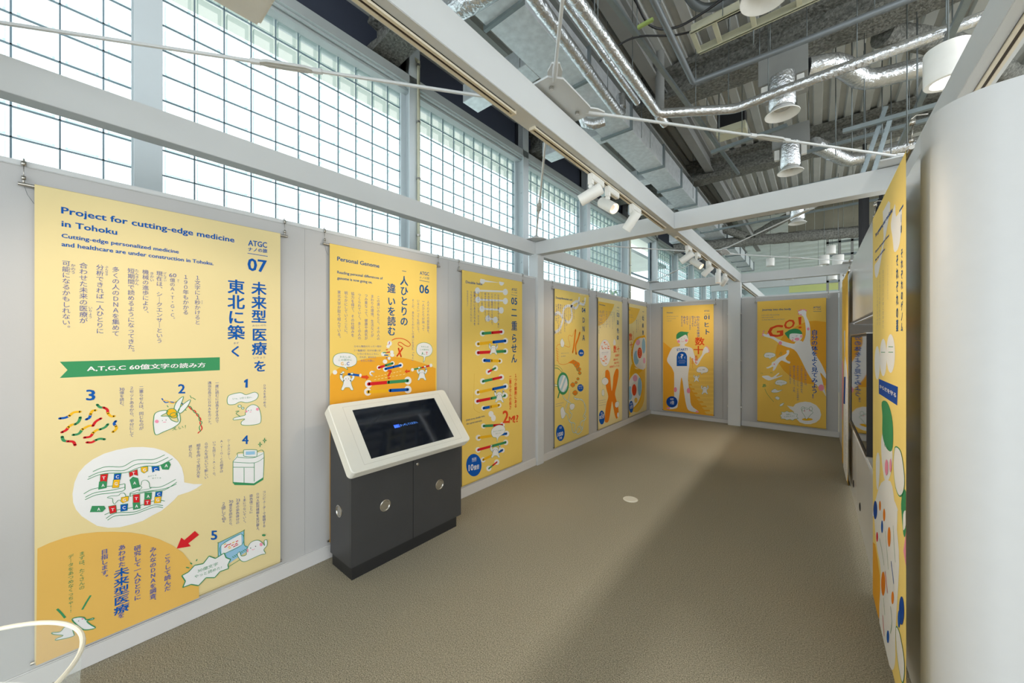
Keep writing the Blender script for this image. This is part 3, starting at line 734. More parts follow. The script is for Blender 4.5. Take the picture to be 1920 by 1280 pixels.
('L',6,'g',5,[699,175,721,155]),
('L',6,'g',5,[721,155,708,129]),
('L',6,'g',5,[708,129,711,104]),
('L',6,'g',5,[711,104,670,106]),
('L',6,'g',5,[670,106,645,82]),
('L',6,'g',5,[645,82,605,102]),
('L',6,'g',5,[605,102,572,73]),
('L',6,'g',5,[572,73,539,97]),
('L',6,'g',5,[539,97,504,98]),
('L',6,'g',5,[504,98,515,127]),
('L',6,'g',5,[515,127,500,166]),
('H',6,'g',0,568,150,660,150,18,'30億文字'),
('H',6,'g',0,554,124,678,120,17,'やっと読めた!'),
 ],
 'b6': [
('H',1,'b2',1,54,2073,395,2070,32,'Personal Genome'),
('H',1,'b2',1,54,1978,425,1979,21,'Reading personal differences of'),
('H',1,'b2',1,54,1935,333,1935,21,'genome is now going on.'),
('H',1,'b2',1,790,2071,892,2074,32,'ATGC'),
('H',1,'b2',0,787,2036,895,2041,20,'ナノの旅'),
('L',1,'b2',4,[786,2020,895,2017]),
('H',1,'b2',1,785,1906,892,1910,80,'06'),
('V',1,'b2',1,628,2099,628,2054,1.0,'一'),
('V',1,'b2',1,628,2037,628,1600,1.0,'人ひとりの'),
('V',1,'b2',1,506,1958,506,1873,1.0,'違'),
('V',1,'b2',1,506,1848,506,1515,1.0,'いを読む'),
('V',1,'v',0,882,1845,882,1525,1.0,'人それぞれの設計図を、'),
('V',1,'v',0,828,1847,828,1565,1.0,'一人ひとりが持って'),
('V',1,'v',0,773,1849,773,1531,1.0,'いるといっても同じで、'),
('V',1,'v',0,718,1846,718,1285,1.0,'そこが、あなたとわたしの違いを生む「もと」'),
('V',1,'v',0,386,1843,386,1480,1.0,'この違いのもとと、その人の'),
('V',1,'v',0,333,1847,333,1504,1.0,'まわりの環境、生活などが'),
('V',1,'v',0,281,1848,281,1482,1.0,'つみ重なって、健康や病気が'),
('V',1,'v',0,226,1848,226,1484,1.0,'つくられていく。多くの人の'),
('V',1,'v',0,172,1852,172,1505,1.0,'協力を得て、その仕組みを'),
('V',1,'v',0,120,1852,120,1514,1.0,'明らかにしていくことに、'),
('V',1,'v',0,68,1853,68,1482,1.0,'東北大学が取り組んでいる。'),
('P',1,'or2',[0,1213,12,1238,78,1281,152,1308,242,1329,317,1341,382,1346,449,1347,519,1344,628,1328,743,1300,849,1265,968,1220,968,0,0,0]),
('H',2,'v',0,184,1428,412,1425,15,'らせん階段のたった一段分'),
('H',2,'v',0,184,1396,408,1391,15,'（一塩基対）だけの違いが'),
('H',2,'v',0,210,1370,388,1364,15,'いろいろなところに。'),
('H',2,'v',0,226,1343,365,1338,16,'それが、あなたと'),
('H',2,'v',0,236,1315,355,1310,16,'わたしの違い。'),
('S',2,'w',[331,1132,328,1118,320,1108,308,1104,294,1105,282,1112,274,1124,271,1137,274,1150,282,1160,294,1165,308,1164,320,1157,328,1145]),
('S',2,'w',[702,1127,699,1113,688,1102,674,1096,657,1098,643,1106,633,1118,629,1133,633,1148,643,1159,657,1164,674,1163,688,1155,699,1142]),
('L',3,'r',27,[301,1134,475,1132]),
('L',3,'g',27,[475,1132,665,1130]),
('S',2,'w',[325,1069,322,1056,313,1046,301,1042,288,1043,276,1050,267,1062,264,1076,267,1089,276,1098,288,1103,301,1102,313,1095,322,1083]),
('S',2,'w',[702,1048,699,1033,688,1023,674,1018,657,1020,643,1028,633,1041,629,1056,633,1070,643,1080,657,1086,674,1084,688,1076,699,1063]),
('L',3,'y',27,[295,1072,490,1062]),
('L',3,'bl',27,[490,1062,665,1052]),
('S',2,'w',[408,1258,406,1251,401,1245,394,1242,386,1242,378,1246,374,1252,372,1260,374,1268,378,1274,386,1277,394,1276,401,1273,406,1266]),
('S',2,'w',[534,1287,532,1279,527,1273,519,1270,511,1270,503,1274,498,1281,496,1289,498,1297,503,1303,511,1306,519,1306,527,1302,532,1295]),
('L',3,'r',20,[390,1259,451,1273]),
('L',3,'g',20,[451,1273,515,1288]),
('S',2,'w',[471,1243,469,1234,463,1227,454,1223,444,1224,435,1229,429,1237,427,1246,429,1255,435,1262,444,1266,454,1265,463,1261,469,1253]),
('S',2,'w',[617,1267,614,1257,608,1250,598,1246,588,1247,578,1252,572,1260,569,1269,572,1279,578,1286,588,1290,598,1289,608,1285,614,1277]),
('L',3,'bl',20,[449,1245,520,1256]),
('L',3,'bl',20,[520,1256,593,1268]),
('S',2,'w',[466,1305,464,1297,458,1291,450,1288,441,1289,433,1293,427,1299,425,1306,427,1314,433,1320,441,1323,450,1322,458,1319,464,1312]),
('S',2,'w',[54,1243,52,1236,48,1231,41,1228,34,1229,27,1232,23,1238,21,1246,23,1253,27,1258,34,1261,41,1260,48,1257,52,1251]),
('L',2,'w',11,[349,1227,323,1231,314,1214,333,1198]),
('L',3,'y2',4,[359,1187,375,1188]),
('L',3,'y2',4,[349,1163,367,1165]),
('L',3,'y2',4,[385,1190,402,1192]),
('L',3,'y2',4,[380,1166,399,1168]),
('L',3,'y2',4,[412,1193,428,1195]),
('L',3,'y2',4,[412,1169,431,1171]),
('L',3,'y2',4,[439,1197,456,1199]),
('L',3,'y2',4,[445,1172,464,1174]),
('L',3,'y2',4,[466,1201,483,1203]),
('L',3,'y2',4,[478,1175,497,1177]),
('L',3,'y2',4,[494,1204,511,1206]),
('L',3,'y2',4,[511,1178,531,1180]),
('L',3,'y2',4,[522,1208,540,1210]),
('L',3,'y2',4,[546,1181,566,1183]),
('L',3,'y2',4,[551,1212,569,1214]),
('L',3,'y2',4,[580,1184,601,1187]),
('L',3,'y2',4,[580,1216,598,1218]),
('L',3,'y2',4,[616,1187,637,1190]),
('H',3,'rd',1,466,1160,508,1166,75,'?'),
('P',3,'rd',[240,1203,279,1203,282,1208,307,1187,282,1169,279,1179,240,1186]),
('P',3,'rd',[685,1219,658,1218,654,1229,631,1211,658,1193,658,1203,685,1204]),
('L',3,'rd',6,[508,1481,547,1496,605,1496,658,1477,690,1447,673,1428,635,1438,598,1461,572,1461,572,1442,605,1425,617,1409]),
('L',3,'rd',14,[572,1411,583,1378,597,1342]),
('L',3,'rd',14,[607,1408,583,1378,558,1348]),
('S',3,'w',[508,1455,506,1445,500,1438,492,1434,482,1434,474,1438,468,1446,466,1455,468,1465,474,1472,482,1476,492,1476,500,1472,506,1464]),
('S',3,'w',[488,1430,487,1424,483,1419,476,1417,470,1417,464,1420,459,1424,458,1430,459,1436,464,1441,470,1444,476,1444,483,1441,487,1436]),
('S',3,'w',[526,1382,524,1376,519,1371,512,1369,504,1369,497,1372,492,1377,490,1383,492,1389,497,1394,504,1396,512,1396,519,1393,524,1388]),
('S',3,'w',[448,1369,446,1361,440,1355,433,1352,424,1352,417,1356,411,1362,410,1370,411,1377,417,1383,424,1386,433,1386,440,1382,446,1376]),
('S',3,'w',[531,1357,529,1350,524,1345,516,1342,507,1343,499,1346,494,1351,492,1358,494,1364,499,1369,507,1372,516,1372,524,1369,529,1363]),
('S',3,'w',[497,1331,496,1325,492,1321,487,1319,480,1319,475,1322,471,1326,470,1332,471,1337,475,1341,480,1344,487,1343,492,1341,496,1336]),
('L',4,'r',4,[492,1471,476,1443]),
('L',4,'bl',4,[483,1468,489,1449]),
('L',4,'r',6,[452,1402,471,1404]),
('L',4,'g',8,[423,1379,457,1380]),
('L',4,'r',8,[457,1380,492,1384]),
('L',4,'bl',8,[437,1360,475,1357]),
('L',4,'bl',6,[452,1337,464,1334]),
('S',3,'w',[22,1331,31,1364,61,1382,109,1387,164,1377,196,1353,204,1320,193,1295,158,1279,123,1277,133,1257,103,1277,61,1288,33,1303]),
('K',4,'g',3,[22,1331,31,1364,61,1382,109,1387,164,1377,196,1353,204,1320,193,1295,158,1279,123,1277,133,1257,103,1277,61,1288,33,1303]),
('S',3,'w',[753,1397,763,1437,799,1456,849,1460,903,1442,929,1404,925,1369,895,1339,853,1330,844,1303,828,1283,830,1330,783,1346,759,1370]),
('K',4,'g',3,[753,1397,763,1437,799,1456,849,1460,903,1442,929,1404,925,1369,895,1339,853,1330,844,1303,828,1283,830,1330,783,1346,759,1370]),
('H',6,'g',0,73,1351,153,1348,15,'わたしは'),
('H',6,'g',0,62,1329,165,1325,15,'この部分に'),
('H',6,'y',1,80,1294,100,1293,26,'G'),
('H',6,'g',0,109,1292,120,1292,11,'と'),
('H',6,'bl',1,124,1291,145,1292,26,'C'),
('H',6,'g',0,803,1419,884,1415,14,'わたしは'),
('H',6,'g',0,790,1393,892,1389,13,'この部分に'),
('H',6,'g',1,807,1350,828,1350,27,'A'),
('H',6,'g',0,836,1349,850,1350,11,'と'),
('H',6,'r',1,855,1349,875,1348,28,'T'),
('L',4,'g',21,[104,1174,83,1200,85,1228]),
('L',4,'g',21,[153,1170,176,1193,173,1222]),
('L',5,'w',17,[104,1174,83,1200,85,1228]),
('L',5,'w',17,[153,1170,176,1193,173,1222]),
('S',4,'w',[129,1216,151,1207,158,1184,159,1155,166,1130,176,1102,158,1101,146,1120,129,1124,112,1123,99,1107,83,1112,92,1137,99,1160,99,1189,107,1210]),
('K',5,'g',2.5,[129,1216,151,1207,158,1184,159,1155,166,1130,176,1102,158,1101,146,1120,129,1124,112,1123,99,1107,83,1112,92,1137,99,1160,99,1189,107,1210]),
('S',6,'dk',[122,1190,120,1187,117,1187,116,1190,117,1193,120,1193]),
('S',6,'dk',[141,1188,140,1185,137,1185,136,1188,137,1191,140,1191]),
('L',6,'pk',2,[123,1178,134,1178]),
('L',4,'g',21,[787,1181,765,1203,768,1227]),
('L',4,'g',21,[836,1178,859,1197,856,1221]),
('L',5,'w',17,[787,1181,765,1203,768,1227]),
('L',5,'w',17,[836,1178,859,1197,856,1221]),
('S',4,'w',[811,1216,834,1209,841,1190,842,1165,849,1144,859,1121,841,1120,829,1135,811,1139,794,1138,782,1125,765,1128,775,1150,781,1169,782,1194,790,1211]),
('K',5,'g',2.5,[811,1216,834,1209,841,1190,842,1165,849,1144,859,1121,841,1120,829,1135,811,1139,794,1138,782,1125,765,1128,775,1150,781,1169,782,1194,790,1211]),
('S',6,'dk',[805,1194,803,1192,800,1192,799,1195,800,1197,803,1197]),
('S',6,'dk',[824,1193,823,1190,820,1191,818,1193,820,1196,823,1195]),
('L',6,'pk',2,[806,1185,816,1185]),
('L',6,'bl',17,[140,1224,226,1208]),
('L',6,'g',14,[716,1223,811,1235]),
('L',6,'r',14,[811,1235,899,1249]),
('S',6,'w',[243,1207,242,1202,239,1197,235,1195,230,1196,226,1198,223,1203,222,1209,223,1214,226,1218,230,1221,235,1220,239,1218,242,1213]),
('S',6,'w',[727,1221,726,1215,721,1210,715,1208,708,1208,702,1211,698,1217,696,1223,698,1229,702,1234,708,1237,715,1236,721,1233,726,1228]),
('S',6,'w',[929,1249,927,1242,922,1236,916,1234,908,1234,901,1238,896,1244,895,1251,896,1258,901,1264,908,1266,916,1266,922,1262,927,1256]),
('S',6,'w',[107,1240,106,1236,104,1234,99,1233,95,1233,91,1235,88,1238,87,1241,88,1244,91,1247,95,1248,99,1248,104,1246,106,1243]),
('K',7,'g',2,[107,1240,106,1236,104,1234,99,1233,95,1233,91,1235,88,1238,87,1241,88,1244,91,1247,95,1248,99,1248,104,1246,106,1243]),
('S',6,'w',[174,1225,173,1222,171,1220,167,1219,163,1219,159,1221,156,1223,155,1227,156,1230,159,1232,163,1234,167,1233,171,1232,173,1229]),
('K',7,'g',2,[174,1225,173,1222,171,1220,167,1219,163,1219,159,1221,156,1223,155,1227,156,1230,159,1232,163,1234,167,1233,171,1232,173,1229]),
('S',6,'w',[792,1236,791,1232,788,1230,783,1228,778,1228,774,1230,771,1234,769,1237,771,1241,774,1244,778,1245,783,1245,788,1243,791,1240]),
('K',7,'g',2,[792,1236,791,1232,788,1230,783,1228,778,1228,774,1230,771,1234,769,1237,771,1241,774,1244,778,1245,783,1245,788,1243,791,1240]),
('S',6,'w',[856,1242,855,1238,852,1235,847,1234,842,1234,837,1236,834,1239,833,1243,834,1247,837,1250,842,1251,847,1251,852,1249,855,1246]),
('K',7,'g',2,[856,1242,855,1238,852,1235,847,1234,842,1234,837,1236,834,1239,833,1243,834,1247,837,1250,842,1251,847,1251,852,1249,855,1246]),
 ],
 'b5': [
('H',1,'b2',1,51,2063,293,2068,27,'Double helix'),
('H',1,'b2',1,780,2064,882,2069,30,'ATGC'),
('H',1,'b2',0,780,2037,882,2039,16,'ナノの旅'),
('L',1,'b2',4,[773,2016,885,2010]),
('H',1,'b2',1,773,1904,885,1905,84,'05'),
('V',1,'b2',1,827,1867,827,1749,1.0,'二'),
('V',1,'b2',1,830,1710,830,1591,1.0,'重'),
('V',1,'b2',1,827,1562,827,1208,1.0,'らせん'),
('L',1,'w2',20,[293,2115,603,2142]),
('S',1,'w2',[331,2119,328,2104,317,2091,302,2083,285,2081,269,2085,259,2096,255,2110,259,2125,269,2138,285,2146,302,2149,317,2144,328,2134]),
('S',1,'w2',[646,2143,642,2127,630,2113,613,2104,594,2101,576,2106,565,2117,561,2132,565,2148,576,2162,594,2171,613,2174,630,2169,642,2158]),
('L',1,'w2',20,[218,2004,668,2040]),
('S',1,'w2',[255,2008,252,1993,241,1981,226,1973,210,1971,195,1976,185,1987,181,2000,185,2015,195,2028,210,2036,226,2038,241,2033,252,2022]),
('S',1,'w2',[713,2040,708,2024,696,2010,678,2001,659,1999,641,2004,629,2016,625,2031,629,2047,641,2061,659,2070,678,2072,696,2067,708,2056]),
('L',1,'w2',20,[224,1908,668,1935]),
('S',1,'w2',[262,1912,258,1897,247,1884,232,1877,216,1875,201,1881,191,1891,187,1905,191,1920,201,1932,216,1940,232,1942,247,1937,258,1926]),
('S',1,'w2',[713,1934,708,1918,696,1904,678,1896,659,1894,641,1900,629,1911,625,1927,629,1943,641,1956,659,1965,678,1967,696,1961,708,1950]),
('L',1,'w2',20,[287,1816,596,1825]),
('S',1,'w2',[325,1819,321,1804,311,1791,295,1784,278,1783,263,1788,253,1799,249,1814,253,1828,263,1841,278,1848,295,1850,311,1844,321,1833]),
('S',1,'w2',[639,1823,635,1807,623,1794,606,1786,586,1785,569,1791,558,1803,554,1818,558,1834,569,1847,586,1855,606,1856,623,1851,635,1839]),
('L',1,'w2',20,[377,1718,498,1713]),
('S',1,'w2',[417,1720,413,1705,402,1692,386,1685,368,1684,353,1690,342,1702,338,1716,342,1731,353,1744,368,1751,386,1752,402,1746,413,1735]),
('S',1,'w2',[539,1710,535,1694,524,1681,507,1674,489,1673,472,1679,461,1691,457,1706,461,1722,472,1734,489,1742,507,1743,524,1737,535,1725]),
('V',3,'v',0,546,1997,546,1618,1.0,'ＤＮＡの二重らせんは、長い'),
('V',3,'v',0,491,1996,491,1820,1.0,'はしごをねじった'),
('V',3,'v',0,441,1998,441,1634,1.0,'らせん階段のようなかたち。'),
('V',3,'v',0,388,1998,388,1687,1.0,'その段は四つの文字の'),
('V',3,'v',0,335,1996,335,1653,1.0,'組み合わせでできていて、'),
('V',3,'v',0,284,1998,284,1816,1.0,'いつも同じ相手と'),
('V',3,'v',0,230,1994,230,1641,1.0,'むすびついている。ひとつの'),
('V',3,'v',0,175,1994,175,1635,1.0,'細胞の中にあるＤＮＡを'),
('V',3,'v',0,125,1992,125,1672,1.0,'つなげるとどれくらいに'),
('V',3,'v',0,74,1993,74,1819,1.0,'なるのだろう？'),
('S',2,'w',[334,1555,330,1541,319,1530,302,1524,284,1524,268,1530,257,1540,253,1553,257,1567,268,1578,284,1584,302,1584,319,1579,330,1568]),
('S',2,'w',[649,1578,645,1564,632,1552,613,1546,593,1546,575,1552,562,1563,558,1577,562,1591,575,1602,593,1609,613,1610,632,1604,645,1592]),
('L',3,'g',30,[293,1554,443,1565]),
('L',3,'r',30,[443,1565,603,1577]),
('S',2,'w',[264,1443,260,1430,249,1419,233,1414,215,1414,200,1420,189,1431,185,1444,189,1457,200,1467,215,1473,233,1473,249,1467,260,1456]),
('S',2,'w',[716,1475,711,1461,698,1449,679,1443,658,1443,639,1450,626,1461,622,1475,626,1490,639,1501,658,1508,679,1508,698,1501,711,1490]),
('L',3,'y',32,[224,1443,463,1461]),
('L',3,'bl',32,[463,1461,668,1475]),
('S',2,'w',[264,1350,260,1337,249,1327,233,1321,215,1322,200,1328,189,1339,185,1352,189,1365,200,1375,215,1381,233,1381,249,1374,260,1363]),
('S',2,'w',[716,1356,711,1341,698,1330,679,1324,658,1325,639,1332,626,1344,622,1358,626,1372,639,1383,658,1389,679,1389,698,1382,711,1370]),
('L',3,'r',32,[224,1351,459,1354]),
('L',3,'g',32,[459,1354,668,1357]),
('S',2,'w',[355,1265,351,1253,341,1244,327,1240,311,1240,296,1246,286,1256,283,1268,286,1279,296,1288,311,1293,327,1293,341,1287,351,1277]),
('S',2,'w',[615,1246,611,1234,599,1225,583,1220,566,1221,550,1227,539,1237,535,1250,539,1262,550,1271,566,1276,583,1276,599,1269,611,1259]),
('L',3,'bl',32,[319,1266,431,1258]),
('L',3,'y',32,[431,1258,575,1248]),
('S',2,'w',[426,1136,422,1123,410,1112,393,1108,374,1109,357,1116,346,1128,342,1141,346,1155,357,1165,374,1170,393,1169,410,1162,422,1150]),
('S',2,'w',[542,1170,538,1156,525,1146,508,1141,488,1142,471,1150,459,1161,454,1175,459,1189,471,1199,488,1205,508,1203,525,1196,538,1184]),
('L',3,'r',24,[384,1139,452,1159]),
('L',3,'g',24,[452,1159,498,1173]),
('L',5,'g',27,[431,1387,403,1409,406,1435]),
('L',5,'g',27,[497,1386,526,1407,523,1434]),
('L',6,'w',23,[431,1387,403,1409,406,1435]),
('L',6,'w',23,[497,1386,526,1407,523,1434]),
('S',5,'w',[464,1426,493,1419,503,1399,504,1372,513,1350,526,1325,503,1323,487,1339,464,1342,441,1340,425,1326,403,1328,415,1352,424,1374,425,1400,435,1420]),
('K',6,'g',2.5,[464,1426,493,1419,503,1399,504,1372,513,1350,526,1325,503,1323,487,1339,464,1342,441,1340,425,1326,403,1328,415,1352,424,1374,425,1400,435,1420]),
('S',7,'dk',[455,1402,453,1399,449,1399,447,1402,449,1405,453,1404]),
('S',7,'dk',[481,1401,479,1399,475,1399,473,1401,475,1404,479,1404]),
('L',7,'pk',2,[456,1392,470,1392]),
('S',2,'w',[340,1040,335,1026,324,1016,307,1012,288,1013,271,1021,260,1033,256,1047,260,1060,271,1070,288,1075,307,1074,324,1066,335,1054]),
('S',2,'w',[646,1060,641,1046,628,1035,609,1030,588,1032,569,1040,556,1053,552,1068,556,1082,569,1092,588,1098,609,1096,628,1088,641,1075]),
('L',3,'g',28,[297,1043,459,1054]),
('L',3,'r',28,[459,1054,599,1064]),
('S',2,'w',[260,930,256,917,244,907,228,903,210,905,194,913,182,925,178,939,182,952,194,961,210,966,228,964,244,956,256,944]),
('S',2,'w',[719,949,714,934,701,923,681,919,659,921,640,930,627,943,622,958,627,972,640,983,659,987,681,986,701,977,714,964]),
('L',3,'y',30,[219,934,457,944]),
('L',3,'bl',30,[457,944,670,953]),
('S',2,'w',[253,836,249,823,237,814,221,810,203,812,187,821,176,833,172,847,176,860,187,869,203,873,221,871,237,863,249,851]),
('S',2,'w',[711,843,706,829,692,819,673,814,651,817,632,826,619,839,614,855,619,869,632,879,651,883,673,881,692,872,706,859]),
('L',3,'r',30,[212,842,427,845]),
('L',3,'g',30,[427,845,662,849]),
('S',2,'w',[344,749,340,738,331,731,316,728,301,730,287,737,277,748,274,760,277,770,287,778,301,781,316,779,331,772,340,762]),
('S',2,'w',[599,747,595,736,584,727,568,724,551,727,535,734,525,745,521,758,525,769,535,778,551,781,568,779,584,771,595,760]),
('L',3,'bl',30,[309,755,419,754]),
('L',3,'y',30,[419,754,559,753]),
('S',2,'w',[468,669,464,655,452,646,436,642,417,645,401,654,390,667,386,682,390,695,401,704,417,708,436,705,452,697,464,684]),
('S',2,'w',[504,617,500,602,490,591,474,587,457,590,441,599,430,614,427,630,430,645,441,656,457,661,474,658,490,648,500,634]),
('S',2,'w',[345,557,342,546,331,538,317,536,300,539,286,547,276,558,272,571,276,582,286,590,300,592,317,589,331,582,342,570]),
('S',2,'w',[656,514,652,502,640,494,623,491,605,494,589,503,577,515,573,529,577,540,589,549,605,551,623,548,640,540,652,527]),
('L',3,'g',28,[309,564,472,541]),
('L',3,'r',28,[472,541,614,521]),
('S',2,'w',[274,445,270,433,258,424,242,421,223,425,207,435,196,448,192,462,196,475,207,484,223,486,242,483,258,473,270,460]),
('S',2,'w',[736,398,731,384,717,375,697,373,676,377,656,387,643,402,638,418,643,431,656,441,676,443,697,439,717,429,731,414]),
('L',3,'y',28,[232,454,542,423]),
('L',3,'bl',28,[542,423,686,408]),
('S',2,'w',[264,319,260,307,249,299,234,297,217,301,202,311,192,323,188,337,192,348,202,356,217,358,234,354,249,345,260,333]),
('S',2,'w',[719,301,714,288,702,279,684,277,663,282,645,292,633,306,629,320,633,333,645,341,663,344,684,340,702,330,714,316]),
('L',3,'r',28,[226,328,440,320]),
('L',3,'g',28,[440,320,673,311]),
('S',2,'w',[338,195,335,184,324,177,310,175,293,180,279,189,269,201,265,213,269,224,279,231,293,233,310,229,324,220,335,208]),
('S',2,'w',[656,225,652,213,640,206,623,204,605,208,589,218,577,231,573,244,577,256,589,263,605,265,623,261,640,252,652,239]),
('L',3,'y',28,[302,204,453,219]),
('L',3,'bl',28,[453,219,614,235]),
('S',2,'w',[432,76,428,64,417,56,401,55,382,60,366,70,355,84,351,98,355,110,366,117,382,119,401,114,417,104,428,90]),
('S',2,'w',[564,112,560,100,548,92,531,91,512,96,495,106,483,120,479,134,483,147,495,154,512,156,531,151,548,141,560,127]),
('L',3,'g',20,[391,87,455,105]),
('L',3,'r',20,[455,105,521,123]),
('L',5,'g',30,[526,860,493,888,496,917]),
('L',5,'g',30,[600,851,634,872,630,902]),
('L',6,'w',26,[526,860,493,888,496,917]),
('L',6,'w',26,[600,851,634,872,630,902]),
('S',5,'w',[563,900,596,889,608,865,609,835,619,809,634,779,608,780,589,800,563,806,537,806,518,792,493,797,507,822,517,846,518,875,529,896]),
('K',6,'g',2.5,[563,900,596,889,608,865,609,835,619,809,634,779,608,780,589,800,563,806,537,806,518,792,493,797,507,822,517,846,518,875,529,896]),
('S',7,'dk',[552,874,550,871,546,871,543,875,546,877,550,877]),
('S',7,'dk',[582,870,580,868,575,868,573,871,575,874,580,874]),
('L',7,'pk',2,[554,862,570,861]),
('L',5,'g',30,[461,260,427,293,431,323]),
('L',5,'g',30,[536,243,571,260,567,292]),
('L',6,'w',26,[461,260,427,293,431,323]),
('L',6,'w',26,[536,243,571,260,567,292]),
('S',5,'w',[498,297,533,282,544,256,546,225,556,197,571,165,544,169,525,192,498,201,472,204,453,191,427,200,442,224,452,247,453,277,464,297]),
('K',6,'g',2.5,[498,297,533,282,544,256,546,225,556,197,571,165,544,169,525,192,498,201,472,204,453,191,427,200,442,224,452,247,453,277,464,297]),
('S',7,'dk',[488,272,485,269,481,270,479,274,481,276,485,275]),
('S',7,'dk',[518,265,516,262,511,263,509,267,511,269,516,268]),
('L',7,'pk',2,[489,260,506,257]),
('S',8,'w',[427,474,453,515,544,532,630,508,662,465,638,423,552,393,521,349,513,396,453,419]),
('K',9,'g',3,[427,474,453,515,544,532,630,508,662,465,638,423,552,393,521,349,513,396,453,419]),
('H',10,'g',0,461,468,630,456,14,'すごくながい！'),
('H',10,'g',0,498,438,591,430,14,'どれくらい'),
('V',2,'rd',1,854,1088,854,680,1.0,'１つの細胞にある'),
('V',2,'rd',1,755,1071,755,672,1.0,'二重らせんの長さ'),
('H',2,'rd',1,619,541,727,528,147,'2'),
('H',2,'rd',1,727,524,819,519,77,'M'),
('H',2,'rd',1,819,512,906,508,87,'!?'),
('H',2,'b2',0,55,657,330,661,21,'DNA forms double helix,'),
('H',2,'b2',0,61,620,288,619,21,'like spiral staircase.'),
('S',2,'bl',[279,153,275,123,264,98,245,79,222,66,194,63,165,67,136,79,110,98,87,123,70,151,60,182,56,212,60,241,70,265,87,285,110,298,136,303,165,300,194,289,222,270,245,246,264,217,275,185]),
('H',3,'w',1,136,237,201,230,27,'SIZE'),
('L',3,'w',3,[136,225,201,220]),
('H',3,'w',1,89,143,158,136,65,'10'),
('H',3,'w',1,162,136,242,130,44,'億倍'),
('L',1,'y3',3,[172,1135,165,811,185,751,253,712]),
 ],
 'b4': [
('L',1,'w2',45,[0,1837,102,1863,207,1794,189,1727,119,1632,0,1588]),
('L',1,'w2',40,[207,1794,224,1908,315,1971,445,1980,580,1960,660,2046,580,2059,445,1980,464,1835,388,1744,278,1759]),
('L',1,'w2',40,[660,2046,701,2170,846,2174]),
('L',1,'w2',40,[660,2046,825,2038,868,2155]),
('H',2,'b2',1,26,2055,468,2060,30,'Deoxyribonucleic acid'),
('H',2,'b2',0,762,2066,857,2070,24,'ATGC'),
('H',2,'b2',0,762,2034,863,2035,15,'ナノの旅'),
('L',2,'b2',4,[758,2011,863,2008]),
('H',2,'b2',1,752,1911,868,1909,74,'04'),
('V',2,'b2',1,811,1843,811,1740,1.0,'Ｄ'),
('V',2,'b2',1,811,1709,811,1602,1.0,'Ｎ'),
('V',2,'b2',1,811,1576,811,1464,1.0,'Ａ'),
('V',2,'v',0,518,1985,518,1789,1.0,'細胞の中にある'),
('V',2,'v',0,464,1986,464,1733,1.0,'染色体をほどいて'),
('V',2,'v',0,415,1986,415,1803,1.0,'いくと、長い'),
('V',2,'v',0,362,1986,362,1743,1.0,'糸のようなものが'),
('V',2,'v',0,311,1989,311,1684,1.0,'見えてくる。これが'),
('V',2,'v',0,260,1987,260,1597,1.0,'生命の設計図が書かれた'),
('V',2,'v',0,207,1986,207,1775,1.0,'ＤＮＡという'),
('V',2,'v',0,154,1987,154,1572,1.0,'物質なのだ。たくさんの'),
('V',2,'v',0,99,1987,99,1558,1.0,'情報がこの中にしまわれて'),
('V',2,'v',0,48,1988,48,1676,1.0,'いるのだ。'),
('L',2,'ob',38,[565,1632,551,1563,522,1415,483,1308]),
('L',2,'ob',38,[691,1595,640,1504,570,1405,584,1281]),
('L',2,'ob',6,[531,1627,473,1543,388,1556,361,1503,407,1416,370,1383,207,1418,85,1419,43,1374,68,1281,77,1207,119,1159,242,1139,388,1156]),
('P',2,'ob',[351,1158,502,1199,680,1142,701,1101,620,1085,464,1142]),
('L',2,'ob',5,[43,1374,102,1350]),
('L',2,'ob',5,[43,1342,102,1317]),
('L',2,'ob',5,[43,1310,102,1285]),
('L',2,'ob',5,[43,1278,102,1253]),
('L',2,'ob',5,[43,1245,102,1220]),
('L',2,'ob',5,[43,1213,102,1188]),
('S',2,'w',[145,1465,189,1507,228,1474,251,1441,224,1390,172,1390,151,1419]),
('K',3,'g',3,[145,1465,189,1507,228,1474,251,1441,224,1390,172,1390,151,1419]),
('S',2,'bl',[823,1289,819,1273,806,1258,787,1247,762,1240,736,1239,709,1242,685,1250,666,1263,654,1277,650,1294,654,1310,666,1324,685,1335,709,1342,736,1344,762,1341,787,1333,806,1321,819,1306]),
('H',3,'w',1,691,1278,790,1275,24,'染色体'),
('H',2,'v',0,163,1292,366,1293,15,'ほどいていくと'),
('H',2,'v',0,163,1250,287,1251,15,'糸の束が'),
('S',2,'ob',[473,1152,531,1184,580,1157,522,1120]),
('K',3,'g',4,[473,1152,531,1184,580,1157,522,1120]),
('S',2,'ob',[522,1115,580,1147,630,1119,570,1083]),
('K',3,'g',4,[522,1115,580,1147,630,1119,570,1083]),
('S',2,'ob',[570,1078,630,1109,680,1082,620,1045]),
('K',3,'g',4,[570,1078,630,1109,680,1082,620,1045]),
('S',2,'ob',[620,1040,680,1072,731,1043,670,1007]),
('K',3,'g',4,[620,1040,680,1072,731,1043,670,1007]),
('L',2,'g',5,[0,1140,85,1129,172,1082,224,1018]),
('L',2,'g',5,[0,1108,68,1102,145,1060,180,1021]),
('L',2,'g',5,[0,1099,85,1087,172,1045,216,1014]),
('L',2,'w',14,[0,872,85,855]),
('L',2,'g',4,[0,886,85,866]),
('L',2,'g',4,[0,854,85,840]),
('S',2,'g',[375,858,370,817,354,779,328,749,295,727,256,715,216,714,175,724,138,744,107,772,83,807,68,846,63,886,68,926,83,962,107,992,138,1015,175,1028,216,1030,256,1022,295,1004,328,976,354,941,370,900]),
('S',3,'lb2',[338,861,334,829,322,801,302,777,276,760,247,751,216,750,185,758,156,773,131,795,113,822,101,852,97,883,101,914,113,942,131,965,156,983,185,993,216,995,247,988,276,974,302,952,322,925,334,894]),
